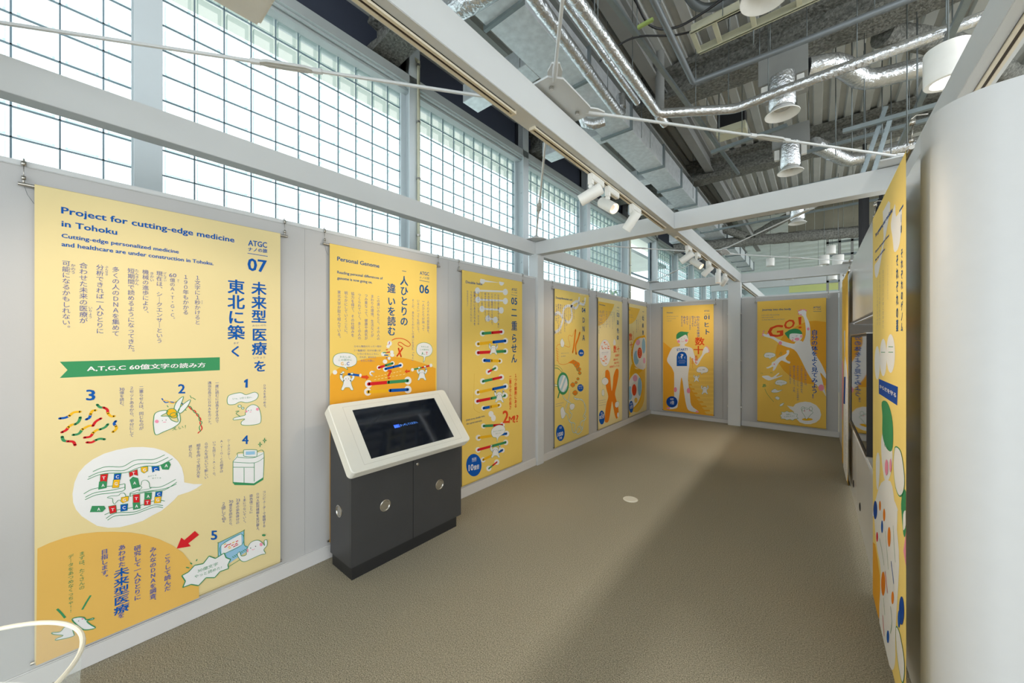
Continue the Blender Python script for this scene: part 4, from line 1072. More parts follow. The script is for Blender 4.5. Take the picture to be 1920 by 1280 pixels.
('P',4,'w',[119,826,233,989,278,976,154,804]),
('P',4,'w',[180,768,305,941,337,842,233,758]),
('L',2,'g',26,[119,756,85,691]),
('S',2,'ob',[590,1047,640,1069,691,1041,640,1019]),
('K',3,'g',5,[590,1047,640,1069,691,1041,640,1019]),
('L',2,'g',4,[590,1037,691,1037]),
('S',2,'ob',[638,989,691,1012,744,982,691,959]),
('K',3,'g',5,[638,989,691,1012,744,982,691,959]),
('L',2,'g',4,[638,979,744,978]),
('S',2,'ob',[592,908,636,926,680,901,636,882]),
('K',3,'g',5,[592,908,636,926,680,901,636,882]),
('L',2,'g',4,[592,898,680,897]),
('S',2,'ob',[537,858,580,876,624,850,580,832]),
('K',3,'g',5,[537,858,580,876,624,850,580,832]),
('L',2,'g',4,[537,848,624,846]),
('S',2,'ob',[415,835,483,864,553,822,483,793]),
('K',3,'g',5,[415,835,483,864,553,822,483,793]),
('L',2,'g',4,[415,825,553,818]),
('S',2,'ob',[473,712,551,743,630,695,551,664]),
('K',3,'g',5,[473,712,551,743,630,695,551,664]),
('L',2,'g',4,[473,702,630,691]),
('S',2,'bl',[806,752,802,735,788,721,767,711,740,706,711,706,682,712,656,723,636,737,622,754,618,771,622,788,636,802,656,812,682,817,711,817,740,812,767,801,788,787,802,770]),
('H',3,'w',1,656,777,767,776,20,'ヌクレオ'),
('H',3,'w',1,664,749,767,749,16,'ソーム'),
('L',2,'g',15,[522,648,580,601,721,589,804,543,868,472,889,407,836,353,889,283,825,242,804,174,742,125,660,190,580,115,483,144,445,268,370,329,333,412,260,471,333,584,388,693,379,800]),
('L',2,'g',15,[522,628,640,604,762,568,825,519,846,444,878,368,794,319,878,264,742,246,701,193,783,127,640,74,541,162,541,251,388,307,464,391,388,461,445,550,278,639,207,704]),
('L',3,'w',9,[522,648,580,601,721,589,804,543,868,472,889,407,836,353,889,283,825,242,804,174,742,125,660,190,580,115,483,144,445,268,370,329,333,412,260,471,333,584,388,693,379,800]),
('L',3,'w',9,[522,628,640,604,762,568,825,519,846,444,878,368,794,319,878,264,742,246,701,193,783,127,640,74,541,162,541,251,388,307,464,391,388,461,445,550,278,639,207,704]),
('S',2,'w',[151,459,154,524,216,543,251,482,287,438,242,388,180,385]),
('K',3,'g',3,[151,459,154,524,216,543,251,482,287,438,242,388,180,385]),
('S',2,'w',[398,508,407,550,483,555,537,528,522,481,445,464]),
('K',3,'g',3,[398,508,407,550,483,555,537,528,522,481,445,464]),
('L',2,'v',3,[26,606,233,602]),
('L',2,'v',3,[26,574,180,572]),
('S',2,'bl',[258,168,255,139,243,114,225,93,201,80,174,74,145,77,117,87,90,104,68,126,51,153,40,182,36,212,40,240,51,265,68,285,90,299,117,305,145,304,174,295,201,278,225,256,243,229,255,199]),
('H',3,'w',0,116,252,180,249,28,'SIZE'),
('H',3,'w',1,68,150,216,144,58,'1000'),
('H',3,'w',1,111,109,186,103,30,'万倍'),
 ],
 'b3': [
('P',1,'or3',[0,2179,662,2170,601,2072,481,1952,364,1855,185,1759,13,1719,0,1722]),
('H',2,'b2',1,34,2066,262,2063,22,'Chromosome'),
('H',2,'b2',0,737,2063,839,2064,21,'ATGC'),
('L',2,'b2',4,[737,2014,839,2010]),
('H',2,'b2',1,737,1909,846,1901,79,'03'),
('V',2,'b2',1,782,1848,782,1753,1.0,'染'),
('V',2,'b2',1,782,1706,782,1606,1.0,'色'),
('V',2,'b2',1,777,1574,777,1480,1.0,'体'),
('V',2,'v',0,620,1986,620,1815,1.0,'細胞の核の中に'),
('V',2,'v',0,552,1987,552,1680,1.0,'ぎっしりつまっている'),
('V',2,'v',0,493,1988,493,1912,1.0,'のは'),
('V',2,'v',0,441,1990,441,1707,1.0,'染色体という太いひも'),
('V',2,'v',0,369,1986,369,1745,1.0,'人には四十六本'),
('V',2,'v',0,307,1987,307,1694,1.0,'の染色体があり'),
('V',2,'v',0,240,1986,240,1692,1.0,'父と母から半分ずつ'),
('V',2,'v',0,185,1984,185,1710,1.0,'受けついで'),
('V',2,'v',0,130,1981,130,1737,1.0,'いるのだ'),
('V',2,'v',0,76,1982,76,1678,1.0,'そのなかに'),
('V',2,'v',0,29,1979,29,1590,1.0,'たくさんの情報がつまる'),
('S',2,'w',[481,1261,473,1202,450,1147,414,1101,367,1067,313,1047,255,1042,199,1053,147,1078,103,1115,70,1162,49,1216,42,1273,49,1330,70,1382,103,1428,147,1463,199,1485,255,1493,313,1485,367,1462,414,1426,450,1378,473,1321]),
('K',3,'v',2,[481,1261,473,1202,450,1147,414,1101,367,1067,313,1047,255,1042,199,1053,147,1078,103,1115,70,1162,49,1216,42,1273,49,1330,70,1382,103,1428,147,1463,199,1485,255,1493,313,1485,367,1462,414,1426,450,1378,473,1321]),
('L',3,'rd',9,[229,1218,260,1201,290,1212]),
('L',3,'rd',9,[361,1359,393,1342,424,1354]),
('L',3,'ob',9,[232,1366,263,1349,292,1361]),
('L',3,'rd',9,[251,1223,282,1206,312,1217]),
('L',3,'ob',9,[262,1101,293,1083,323,1094]),
('L',3,'ob',9,[299,1425,330,1409,360,1421]),
('L',3,'rd',9,[248,1356,279,1340,309,1351]),
('L',3,'ob',9,[174,1142,205,1125,234,1136]),
('L',3,'ob',9,[206,1450,237,1434,266,1446]),
('L',3,'ob',9,[114,1374,144,1358,173,1369]),
('L',3,'ob',9,[375,1346,407,1329,437,1340]),
('L',3,'rd',9,[336,1353,368,1337,398,1348]),
('L',3,'ob',9,[344,1393,376,1377,406,1388]),
('L',3,'rd',9,[133,1351,163,1335,192,1346]),
('L',3,'ob',9,[275,1189,307,1172,336,1182]),
('L',3,'ob',9,[200,1145,231,1128,260,1138]),
('L',3,'ob',9,[163,1352,194,1335,223,1347]),
('L',3,'rd',9,[133,1155,164,1138,192,1148]),
('L',3,'ob',9,[169,1154,200,1137,229,1148]),
('L',3,'ob',9,[237,1424,268,1408,297,1420]),
('L',3,'ob',9,[232,1170,263,1153,293,1164]),
('L',3,'rd',9,[276,1162,308,1145,337,1156]),
('L',3,'ob',9,[361,1388,393,1372,423,1383]),
('L',3,'rd',9,[208,1460,239,1445,268,1456]),
('L',3,'rd',9,[85,1186,115,1170,143,1180]),
('L',3,'ob',9,[112,1395,142,1379,171,1391]),
('L',3,'ob',9,[204,1200,235,1183,264,1194]),
('H',3,'v',0,130,1269,387,1274,12,'細胞の核には染色体が'),
('H',3,'v',0,152,1241,353,1245,12,'たくさん入っている'),
('H',2,'rd',1,591,1271,724,1276,120,'数'),
('H',2,'rd',1,737,1276,851,1283,95,'十'),
('H',2,'rd',1,662,1189,846,1199,42,'兆個の'),
('H',2,'rd',1,596,1124,780,1127,33,'細胞の中の'),
('H',2,'rd',1,630,1061,839,1066,37,'核の中に'),
('H',2,'rd',1,434,1005,839,1008,37,'染色体が入っている'),
('V',2,'g',1,545,1296,545,1260,1.0,'×'),
('S',2,'w',[581,1413,620,1506,687,1454,674,1402]),
('K',3,'w',3,[581,1413,620,1506,687,1454,674,1402]),
('L',1,'w',4,[258,972,155,924,125,836,115,747,165,651]),
('S',1,'ob',[268,935,289,970,363,975,438,923,471,808,493,692,526,594,571,704,593,845,673,946,743,975,813,937,801,820,731,670,662,541,696,450,790,292,813,152,743,75,662,136,593,291,537,413,493,305,406,103,320,80,247,120,268,273,320,413,384,516,310,655,268,787]),
('S',2,'w',[145,825,258,853,374,806,374,750,258,724,155,761]),
('K',3,'g',3,[145,825,258,853,374,806,374,750,258,724,155,761]),
('S',2,'w',[662,339,696,378,813,372,825,307,743,274,673,299]),
('K',3,'g',3,[662,339,696,378,813,372,825,307,743,274,673,299]),
('S',2,'w2',[235,598,229,575,215,558,193,549,170,552,148,565,134,586,129,610,134,633,148,650,170,658,193,656,215,643,229,623]),
('K',3,'g',3,[235,598,229,575,215,558,193,549,170,552,148,565,134,586,129,610,134,633,148,650,170,658,193,656,215,643,229,623]),
('S',2,'w',[832,129,828,110,816,97,799,91,780,94,763,105,751,123,747,142,751,161,763,174,780,180,799,177,816,166,828,149]),
('S',2,'bl',[245,177,241,148,230,121,212,100,190,85,163,78,135,80,107,88,81,105,59,127,42,153,31,183,27,213,31,242,42,268,59,289,81,304,107,311,135,311,163,303,190,287,212,265,230,238,241,208]),
('L',2,'v',3,[25,483,289,472]),
('L',2,'v',3,[25,447,289,436]),
('L',2,'v',3,[25,407,289,394]),
('H',3,'w',1,35,178,216,180,68,'100万倍'),
('H',3,'w',0,95,258,165,252,26,'SIZE'),
 ],
 'b2': [
('P',1,'or3',[0,2166,610,2159,497,2039,341,1891,160,1815,0,1789]),
('H',2,'b2',1,0,2060,57,2058,25,'Cell'),
('H',2,'b2',0,698,2063,809,2064,24,'ATGC'),
('L',2,'b2',4,[698,2000,809,1997]),
('H',2,'b2',1,685,1900,799,1893,85,'02'),
('V',2,'b2',1,735,1836,735,1739,1.0,'細'),
('V',2,'b2',1,742,1691,742,1594,1.0,'胞'),
('L',2,'v',3,[0,1971,174,1969]),
('L',2,'v',3,[0,1932,204,1928]),
('V',2,'v',0,577,1979,577,1854,1.0,'からだは'),
('V',2,'v',0,475,1909,475,1691,1.0,'小さなへやの'),
('V',2,'v',0,387,1893,387,1637,1.0,'集まりである'),
('H',2,'rd',1,0,1485,160,1497,130,'数'),
('H',2,'rd',1,28,1340,189,1349,102,'十'),
('V',2,'rd',1,145,1315,145,1168,1.0,'兆個の'),
('V',2,'rd',1,219,1663,219,1463,1.0,'わたしの中の'),
('S',1,'y',[189,995,101,1203,189,1417,372,1532,692,1570,888,1535,888,910,372,933]),
('S',2,'w',[264,1026,189,1200,264,1394,465,1509,725,1534,888,1486,888,910,434,930]),
('S',3,'lb',[513,1132,499,1071,459,1024,403,999,341,1002,285,1032,248,1082,234,1142,248,1201,285,1248,341,1273,403,1272,459,1244,499,1194]),
('S',3,'lb',[877,1363,867,1294,839,1240,798,1210,753,1212,713,1243,685,1298,675,1366,685,1433,713,1488,753,1518,798,1518,839,1488,867,1432]),
('S',3,'pk2',[561,1438,550,1413,519,1392,474,1381,425,1382,381,1394,351,1414,341,1439,351,1464,381,1484,425,1496,474,1496,519,1485,550,1464]),
('S',3,'pk2',[877,1057,871,1031,852,1010,824,1000,794,1001,767,1015,748,1036,742,1063,748,1089,767,1109,794,1120,824,1119,852,1106,871,1084]),
('S',3,'w',[718,1221,702,1153,656,1101,591,1073,519,1076,455,1108,412,1163,396,1229,412,1295,455,1347,519,1376,591,1375,656,1344,702,1289]),
('S',4,'rd',[679,1224,672,1190,655,1160,627,1137,593,1122,555,1118,517,1125,483,1142,457,1166,440,1197,434,1230,440,1264,457,1293,483,1317,517,1332,555,1336,593,1330,627,1314,655,1289,672,1258]),
('L',5,'w2',5,[497,1291,620,1283]),
('L',5,'w2',5,[497,1250,620,1241]),
('L',5,'w2',5,[497,1209,620,1199]),
('L',5,'w2',5,[497,1168,620,1158]),
('S',1,'or3',[0,747,207,850,464,866,798,946,861,783,798,223,464,48,152,95,0,45,0,234]),
('S',1,'y',[138,1024,320,918,553,904,845,943,613,834,43,768]),
('S',2,'y',[0,623,17,749,263,847,493,809,705,649,736,478,613,269,406,165,152,137,0,193]),
('S',3,'w',[0,612,43,736,291,829,479,783,659,642,674,484,553,299,320,188,97,155,0,189]),
('S',4,'lb',[166,452,153,394,119,350,70,330,17,337,0,369,0,419,0,479,0,535,0,579,17,600,70,595,119,564,153,513]),
('S',4,'lb',[668,529,656,449,624,386,578,355,528,361,483,402,452,470,441,552,452,631,483,693,528,725,578,721,624,681,656,613]),
('S',4,'pk2',[426,721,414,694,380,674,332,666,279,671,232,687,199,712,188,740,199,767,232,787,279,796,332,792,380,776,414,751]),
('S',4,'w2',[435,498,417,434,369,386,301,365,226,374,159,411,113,467,97,533,113,595,159,642,226,665,301,658,369,623,417,566]),
('S',4,'or3',[435,280,426,258,402,242,367,236,329,241,295,256,271,278,263,302,271,324,295,340,329,346,367,342,402,327,426,305]),
('S',5,'rd',[377,493,371,458,354,428,327,406,294,394,257,393,221,402,189,422,163,450,147,483,141,518,147,552,163,581,189,604,221,616,257,619,294,610,327,590,354,563,371,529]),
('S',5,'bl',[215,181,212,151,201,125,183,103,160,88,134,80,105,81,77,89,51,104,29,126,12,152,2,181,0,211,2,240,12,266,29,288,51,303,77,311,105,312,134,304,160,289,183,268,201,241,212,212]),
('H',6,'w',1,43,163,174,165,63,'10万倍'),
('H',6,'w',0,57,245,152,242,29,'SIZE'),
 ],
 'b1': [
('P',1,'or2',[8,1448,169,1308,348,955,548,614,725,321,955,17,955,0,8,0]),
('H',1,'b2',1,78,2054,201,2049,25,'Human'),
('H',1,'v',0,78,1978,311,1974,14,'A,T,G,C are the start'),
('H',1,'v',0,78,1929,258,1930,14,'of your journey'),
('H',1,'v',0,78,1883,169,1886,14,'to the cell'),
('H',1,'b2',1,791,2049,886,2050,31,'ATGC'),
('L',1,'b2',5,[789,2002,896,2000]),
('H',1,'b2',1,789,1897,886,1897,80,'01'),
('V',1,'b2',1,833,1848,833,1734,1.0,'ヒ'),
('V',1,'b2',1,842,1711,842,1586,1.0,'ト'),
('V',1,'v',1,685,1972,685,1546,1.0,'わたしたちの体は'),
('V',1,'v',1,634,1974,634,1758,1.0,'いったい'),
('V',1,'v',1,581,1976,581,1750,1.0,'何でできて'),
('V',1,'v',1,532,1978,532,1692,1.0,'いるのだろう？体の中を'),
('V',1,'v',1,480,1981,480,1791,1.0,'のぞいて'),
('V',1,'v',1,425,1983,425,1812,1.0,'みよう'),
('V',1,'v',1,376,1985,376,1764,1.0,'旅のはじまりだ'),
('P',2,'y4',[311,904,955,935,955,883,357,851]),
('P',2,'y4',[361,817,955,851,955,798,407,765]),
('P',2,'y4',[411,732,955,766,955,714,456,680]),
('P',2,'y4',[460,647,955,682,955,630,505,595]),
('P',2,'y4',[509,563,955,598,955,545,554,512]),
('P',2,'y4',[557,479,955,513,955,461,602,429]),
('P',2,'y4',[606,396,955,429,955,377,650,347]),
('P',2,'y4',[653,314,955,345,955,292,697,265]),
('P',2,'y4',[701,233,955,261,955,208,744,184]),
('P',2,'y4',[748,152,955,176,955,124,791,104]),
('P',2,'y4',[794,72,955,92,955,39,837,24]),
('S',3,'w',[348,1409,431,1410,436,1367,566,1323,611,1198,655,1084,742,1183,768,1278,811,1355,862,1318,883,1252,811,1222,742,1116,673,989,629,1006,530,1158,521,982,494,708,530,379,557,169,681,67,673,38,512,56,458,177,422,408,394,622,370,719,352,619,329,360,301,179,273,77,102,36,216,150,226,390,226,750,216,829,169,927,86,1044,111,1166,197,1328,329,1360]),
('S',4,'w',[277,1548,311,1627,403,1655,485,1605,498,1488,467,1420,385,1394,311,1425,283,1488]),
('S',5,'g',[269,1518,277,1608,348,1662,440,1655,512,1644,485,1615,498,1508,458,1596,385,1567,311,1518,283,1512]),
('L',6,'dk',4,[370,1524,372,1504]),
('L',6,'dk',4,[425,1528,427,1508]),
('L',6,'rd',4,[363,1465,390,1453,422,1465]),
('S',6,'pk',[340,1459,338,1447,331,1437,320,1432,309,1432,298,1437,291,1447,288,1459,291,1471,298,1480,309,1486,320,1486,331,1480,338,1471]),
('S',6,'pk',[487,1478,485,1467,478,1457,467,1452,456,1452,446,1457,439,1467,436,1478,439,1490,446,1500,456,1505,467,1505,478,1500,485,1490]),
('S',6,'pk',[281,459,278,436,269,418,257,407,244,405,232,414,223,432,220,454,223,477,232,495,244,506,257,508,269,499,278,481]),
('S',6,'pk',[536,462,533,438,524,418,511,406,496,405,483,414,474,432,471,456,474,480,483,500,496,511,511,513,524,503,533,485]),
('S',6,'pk',[146,58,142,48,133,40,119,35,103,33,90,35,80,41,76,49,80,59,90,67,103,72,119,74,133,72,142,66]),
('S',6,'pk',[692,53,689,46,681,39,670,34,658,32,646,34,638,39,636,46,638,54,646,61,658,66,670,68,681,66,689,61]),
('S',6,'pk',[874,1333,873,1327,870,1323,865,1320,860,1320,855,1323,852,1327,850,1333,852,1339,855,1343,860,1346,865,1346,870,1343,873,1339]),
('S',6,'pk',[891,1290,890,1284,887,1280,882,1277,877,1277,872,1279,869,1284,867,1290,869,1295,872,1300,877,1303,882,1303,887,1300,890,1296]),
('S',6,'pk',[888,1250,887,1245,883,1240,879,1237,873,1237,869,1240,865,1244,864,1250,865,1256,869,1260,873,1263,879,1263,883,1261,887,1256]),
('S',6,'pk',[849,1359,848,1354,844,1349,840,1346,834,1346,829,1349,826,1353,825,1359,826,1365,829,1370,834,1372,840,1372,844,1370,848,1365]),
('P',6,'bl',[277,948,277,1150,296,1211,329,1239,376,1252,425,1241,458,1210,476,1156,476,957]),
('H',7,'w',1,352,1113,407,1115,91,'?'),
('L',7,'w',5,[311,1151,329,1122]),
('L',7,'w',5,[444,1155,425,1125]),
('L',7,'w',5,[307,1116,337,1113]),
('L',7,'w',5,[451,1120,422,1115]),
('L',7,'w',3,[314,1072,444,1077]),
('L',7,'w',3,[301,1040,454,1046]),
('L',7,'w',3,[322,1013,436,1018]),
('H',7,'b',1,277,1260,485,1273,51,'START!'),
('V',7,'rd',1,711,1546,708,1373,1.1,'数'),
('V',7,'rd',1,687,1373,687,1196,1.1,'十'),
('V',7,'rd',1,651,1180,641,1006,1.0,'兆個も'),
('V',7,'rd',1,577,1124,584,923,1.0,'あるの!?'),
('S',4,'w',[651,882,690,947,794,960,862,912,845,854,768,831,742,801,734,838,673,844]),
('K',5,'dk',3,[651,882,690,947,794,960,862,912,845,854,768,831,742,801,734,838,673,844]),
('H',4,'dk',0,704,885,803,895,23,'よし、出発！'),
('L',4,'dk',19,[629,722,608,745,610,776]),
('L',4,'dk',19,[674,725,695,751,693,781]),
('L',5,'w',15,[629,722,608,745,610,776]),
('L',5,'w',15,[674,725,695,751,693,781]),
('S',4,'w',[651,768,672,762,679,740,680,710,686,686,695,659,679,655,667,672,651,673,635,670,624,651,608,653,617,681,623,706,624,736,631,759]),
('K',5,'dk',2.5,[651,768,672,762,679,740,680,710,686,686,695,659,679,655,667,672,651,673,635,670,624,651,608,653,617,681,623,706,624,736,631,759]),
('S',6,'dk',[645,740,644,737,641,737,640,740,641,743,644,743]),
('S',6,'dk',[663,741,662,738,659,738,658,741,659,744,662,744]),
('L',6,'pk',2,[646,729,656,731]),
('L',4,'dk',24,[773,504,747,534,750,574]),
('L',4,'dk',24,[832,509,858,544,855,582]),
('L',5,'w',20,[773,504,747,534,750,574]),
('L',5,'w',20,[832,509,858,544,855,582]),
('S',4,'w',[803,565,829,557,838,529,839,491,846,459,858,425,838,420,823,441,803,442,782,437,768,413,747,414,759,451,766,484,768,523,776,553]),
('K',5,'dk',2.5,[803,565,829,557,838,529,839,491,846,459,858,425,838,420,823,441,803,442,782,437,768,413,747,414,759,451,766,484,768,523,776,553]),
('S',6,'dk',[795,529,793,525,789,524,787,528,789,532,793,532]),
('S',6,'dk',[818,531,816,527,813,526,811,530,813,534,816,534]),
('L',6,'pk',2,[796,514,808,516]),
('S',4,'b3',[292,208,289,180,279,153,265,128,245,108,221,92,196,82,169,79,143,83,119,93,99,110,83,131,74,156,71,184,74,213,83,240,99,265,119,285,143,301,169,310,196,313,221,309,245,298,265,282,279,260,289,235]),
('H',5,'w',1,150,233,216,240,36,'SIZE'),
('H',5,'w',1,150,146,226,155,68,'1倍'),
 ],
 'b0': [
('P',1,'or2',[268,1256,292,1391,369,1545,476,1658,595,1749,711,1805,825,1812,954,1784,954,731,825,738,682,746,521,809,385,953,300,1102]),
('H',2,'b2',1,71,2020,491,2013,35,'Journey into the body'),
('H',2,'v',0,68,1931,326,1930,18,"Let's start the journey"),
('H',2,'v',0,68,1890,237,1889,18,'into your body'),
('H',2,'v',0,68,1846,400,1846,18,'to find the letters A,T,G,C'),
('H',2,'b2',1,789,2023,889,2022,32,'ATGC'),
('H',2,'b2',0,789,1993,889,1992,21,'ナノの旅'),
('L',2,'b2',5,[788,1970,892,1966]),
('V',9,'b',1,806,1661,806,490,1.0,'自分の体をよく見てみよう！'),
('V',2,'v',0,687,1052,687,681,1.0,'あなたの体の中には、'),
('V',2,'v',0,634,1049,634,546,1.0,'一人ひとりちがう物語がある。'),
('V',2,'v',0,583,1047,583,439,1.0,'それをたどっていくと、どんな世界が'),
('V',2,'v',0,531,1045,531,546,1.0,'見えてくるだろう。さあ、'),
('V',2,'v',0,479,1043,479,721,1.0,'いっしょに旅に出よう'),
('S',3,'w',[141,1586,189,1634,260,1536,354,1478,476,1431,536,1422,551,1450,624,1478,653,1459,690,1580,682,1784,653,1896,610,1917,588,1974,624,1991,668,2007,697,1969,697,1895,740,1764,754,1579,754,1414,825,1231,894,1088,954,911,954,839,880,942,908,799,954,551,908,636,797,773,711,933,624,1152,536,1318,369,1392,229,1507,101,1556,76,1616]),
('S',4,'w',[645,1552,636,1512,611,1480,574,1462,533,1461,496,1480,470,1513,461,1554,470,1595,496,1627,533,1645,574,1644,611,1626,636,1593]),
('S',5,'g',[403,1606,438,1639,476,1667,551,1685,617,1655,642,1590,565,1600,476,1592,464,1506,430,1554]),
('S',6,'pk',[605,1502,602,1491,593,1482,580,1477,566,1477,552,1482,543,1491,540,1502,543,1514,552,1523,566,1528,580,1528,593,1523,602,1514]),
('S',6,'pk',[642,1552,640,1543,637,1535,632,1531,626,1531,620,1535,617,1543,615,1553,617,1562,620,1570,626,1574,632,1574,637,1570,640,1562]),
('S',6,'pk',[527,1484,525,1476,522,1470,516,1467,510,1467,505,1470,501,1476,500,1484,501,1491,505,1497,510,1500,516,1500,522,1497,525,1491]),
('S',6,'pk',[363,1434,361,1421,354,1410,344,1404,333,1404,323,1410,316,1420,314,1434,316,1447,323,1458,333,1464,344,1464,354,1458,361,1447]),
('S',6,'pk',[740,1675,738,1664,733,1655,726,1650,719,1650,712,1656,707,1665,705,1676,707,1687,712,1696,719,1701,726,1701,733,1696,738,1686]),
('S',6,'pk',[927,692,924,668,914,648,900,636,884,635,869,644,859,662,855,686,859,710,869,730,884,741,900,742,914,733,924,715]),
('L',6,'dk',5,[503,1529,530,1521]),
('L',6,'dk',5,[554,1553,580,1562]),
('S',6,'pk',[604,1992,603,1986,599,1982,595,1980,589,1980,585,1983,581,1987,580,1993,581,1999,585,2003,589,2005,595,2005,599,2002,603,1998]),
('S',6,'pk',[639,2005,638,1999,634,1995,630,1993,625,1993,620,1996,617,2001,615,2006,617,2012,620,2016,625,2019,630,2018,634,2015,638,2011]),
('S',6,'pk',[679,2007,678,2001,675,1997,670,1994,665,1995,661,1997,657,2002,656,2008,657,2013,661,2018,665,2020,670,2020,675,2017,678,2012]),
('S',6,'pk',[705,1990,704,1985,701,1980,696,1978,691,1978,687,1981,683,1986,682,1992,683,1997,687,2001,691,2004,696,2003,701,2001,704,1996]),
('S',6,'pk',[97,1606,96,1600,93,1595,87,1592,82,1592,76,1595,73,1600,71,1606,73,1612,76,1617,82,1619,87,1619,93,1616,96,1612]),
('S',6,'pk',[94,1566,93,1560,89,1556,84,1553,78,1553,73,1556,69,1561,68,1567,69,1573,73,1577,78,1580,84,1580,89,1577,93,1572]),
('S',6,'pk',[110,1645,109,1639,106,1634,100,1631,95,1632,89,1634,86,1639,84,1645,86,1651,89,1656,95,1658,100,1658,106,1656,109,1651]),
('S',6,'pk',[170,1609,169,1603,165,1598,160,1595,154,1595,149,1598,146,1603,144,1609,146,1615,149,1620,154,1622,160,1622,165,1619,169,1615]),
('S',6,'pk',[607,1936,605,1930,602,1926,598,1923,592,1924,588,1926,584,1931,583,1937,584,1942,588,1947,592,1949,598,1949,602,1946,605,1941]),
('S',6,'pk',[636,1919,635,1914,631,1909,627,1907,622,1907,617,1910,614,1915,612,1921,614,1926,617,1931,622,1933,627,1933,631,1930,635,1925]),
('H',4,'rd',1,157,1531,382,1560,212,'G'),
('H',4,'rd',1,392,1669,543,1709,159,'O'),
('P',4,'rd',[588,1880,632,1888,627,1752,599,1749]),
('P',4,'rd',[595,1716,632,1718,632,1692,595,1689]),
('S',3,'w',[133,988,189,1020,237,1080,307,1170,385,1220,430,1259,427,1301,464,1307,458,1241,415,1173,438,1126,476,1109,468,1074,400,1106,354,1123,307,1064,260,956,229,944,237,1013,165,976]),
('S',3,'w',[292,1067,288,1050,277,1036,261,1028,244,1027,228,1034,217,1047,213,1064,217,1081,228,1095,244,1103,261,1104,277,1097,288,1084]),
('S',4,'pk',[264,1056,262,1050,259,1046,255,1043,250,1043,246,1045,243,1050,242,1055,243,1061,246,1066,250,1069,255,1069,259,1067,262,1062]),
('S',3,'w',[76,834,165,847,221,818,307,900,323,892,276,831,362,865,354,846,245,790,165,761,84,809]),
('S',3,'w',[101,1209,125,1252,189,1264,264,1240,260,1197,205,1167,189,1137,173,1166,117,1174]),
('K',4,'g',3,[101,1209,125,1252,189,1264,264,1240,260,1197,205,1167,189,1137,173,1166,117,1174]),
('S',3,'w',[264,724,292,770,354,782,427,755,423,717,369,693,346,672,331,690,279,696]),
('K',4,'g',3,[264,724,292,770,354,782,427,755,423,717,369,693,346,672,331,690,279,696]),
('H',3,'g',0,133,1194,237,1205,24,'さあいこう'),
('H',3,'g',0,292,720,400,732,23,'まってまって'),
('S',3,'w',[210,574,260,617,307,592,369,611,307,560,229,547]),
('K',4,'g',3,[210,574,260,617,307,592,369,611,307,560,229,547]),
('S',3,'w',[264,453,292,485,331,460,307,425]),
('K',4,'g',3,[264,453,292,485,331,460,307,425]),
('S',3,'w',[338,346,362,367,392,380,369,330,331,316]),
('K',4,'g',3,[338,346,362,367,392,380,369,330,331,316]),
('H',3,'g',1,76,631,133,642,59,'あ'),
('L',3,'g',5,[114,605,141,529,189,455,245,383]),
('L',3,'g',5,[323,1218,351,1280]),
('L',3,'g',5,[346,1215,366,1267]),
('L',3,'g',4,[52,892,62,873]),
('L',3,'g',4,[71,893,81,874]),
('L',3,'g',4,[200,914,205,889]),
('L',3,'g',4,[216,915,223,890]),
('P',3,'w',[433,337,521,328,551,379,610,413,682,434,754,429,825,391,874,324,892,235,874,160,825,99,754,59,682,49,610,68,558,135,536,208,521,253,476,285]),
('S',4,'y',[782,144,775,133,756,123,727,115,695,110,666,110,646,115,639,124,646,135,666,145,695,154,727,158,756,157,775,153]),
('S',5,'w',[653,316,711,323,768,283,785,258,754,217,725,167,694,135,675,188,639,258]),
('K',6,'g',4,[653,316,711,323,768,283,785,258,754,217,725,167,694,135,675,188,639,258]),
('S',5,'w',[677,309,674,293,668,279,659,271,648,270,639,276,632,288,630,304,632,320,639,334,648,342,659,343,668,337,674,325]),
('K',6,'g',4,[677,309,674,293,668,279,659,271,648,270,639,276,632,288,630,304,632,320,639,334,648,342,659,343,668,337,674,325]),
('S',5,'w',[778,321,776,305,770,292,762,284,752,282,744,288,738,301,735,316,738,333,744,346,752,354,762,355,770,349,776,337]),
('K',6,'g',4,[778,321,776,305,770,292,762,284,752,282,744,288,738,301,735,316,738,333,744,346,752,354,762,355,770,349,776,337]),
('S',7,'pk',[682,273,682,269,680,265,677,263,673,263,671,264,669,267,668,271,669,275,671,279,673,281,677,281,680,280,682,277]),
('S',7,'pk',[747,290,746,286,744,283,741,280,738,280,735,281,733,284,733,288,733,292,735,296,738,298,741,298,744,297,746,294]),
('L',7,'dk',4,[697,299,720,305]),
('P',5,'w',[335,144,362,185,351,218,400,219,433,242,468,227,513,239,536,208,580,204,568,165,588,130,543,118,513,88,476,102,430,84,400,99,346,97,357,127]),
('L',6,'g',4,[335,144,362,185]),
('L',6,'g',4,[362,185,351,218]),
('L',6,'g',4,[351,218,400,219]),
('L',6,'g',4,[400,219,433,242]),
('L',6,'g',4,[433,242,468,227]),
('L',6,'g',4,[468,227,513,239]),
('L',6,'g',4,[513,239,536,208]),
('L',6,'g',4,[536,208,580,204]),
('L',6,'g',4,[580,204,568,165]),
('L',6,'g',4,[568,165,588,130]),
('L',6,'g',4,[588,130,543,118]),
('L',6,'g',4,[543,118,513,88]),
('L',6,'g',4,[513,88,476,102]),
('L',6,'g',4,[476,102,430,84]),
('L',6,'g',4,[430,84,400,99]),
('L',6,'g',4,[400,99,346,97]),
('L',6,'g',4,[346,97,357,127]),
('L',6,'g',4,[357,127,335,144]),
('H',6,'g',0,423,170,494,183,23,'世界へ'),
('H',6,'g',0,392,128,536,159,22,'とびだそう！'),
 ],
 'b10': [
('S',1,'w',[416,2150,631,2099,529,2002,416,1942,248,1839,129,1830,78,1903,248,1913,416,1971,416,2046]),
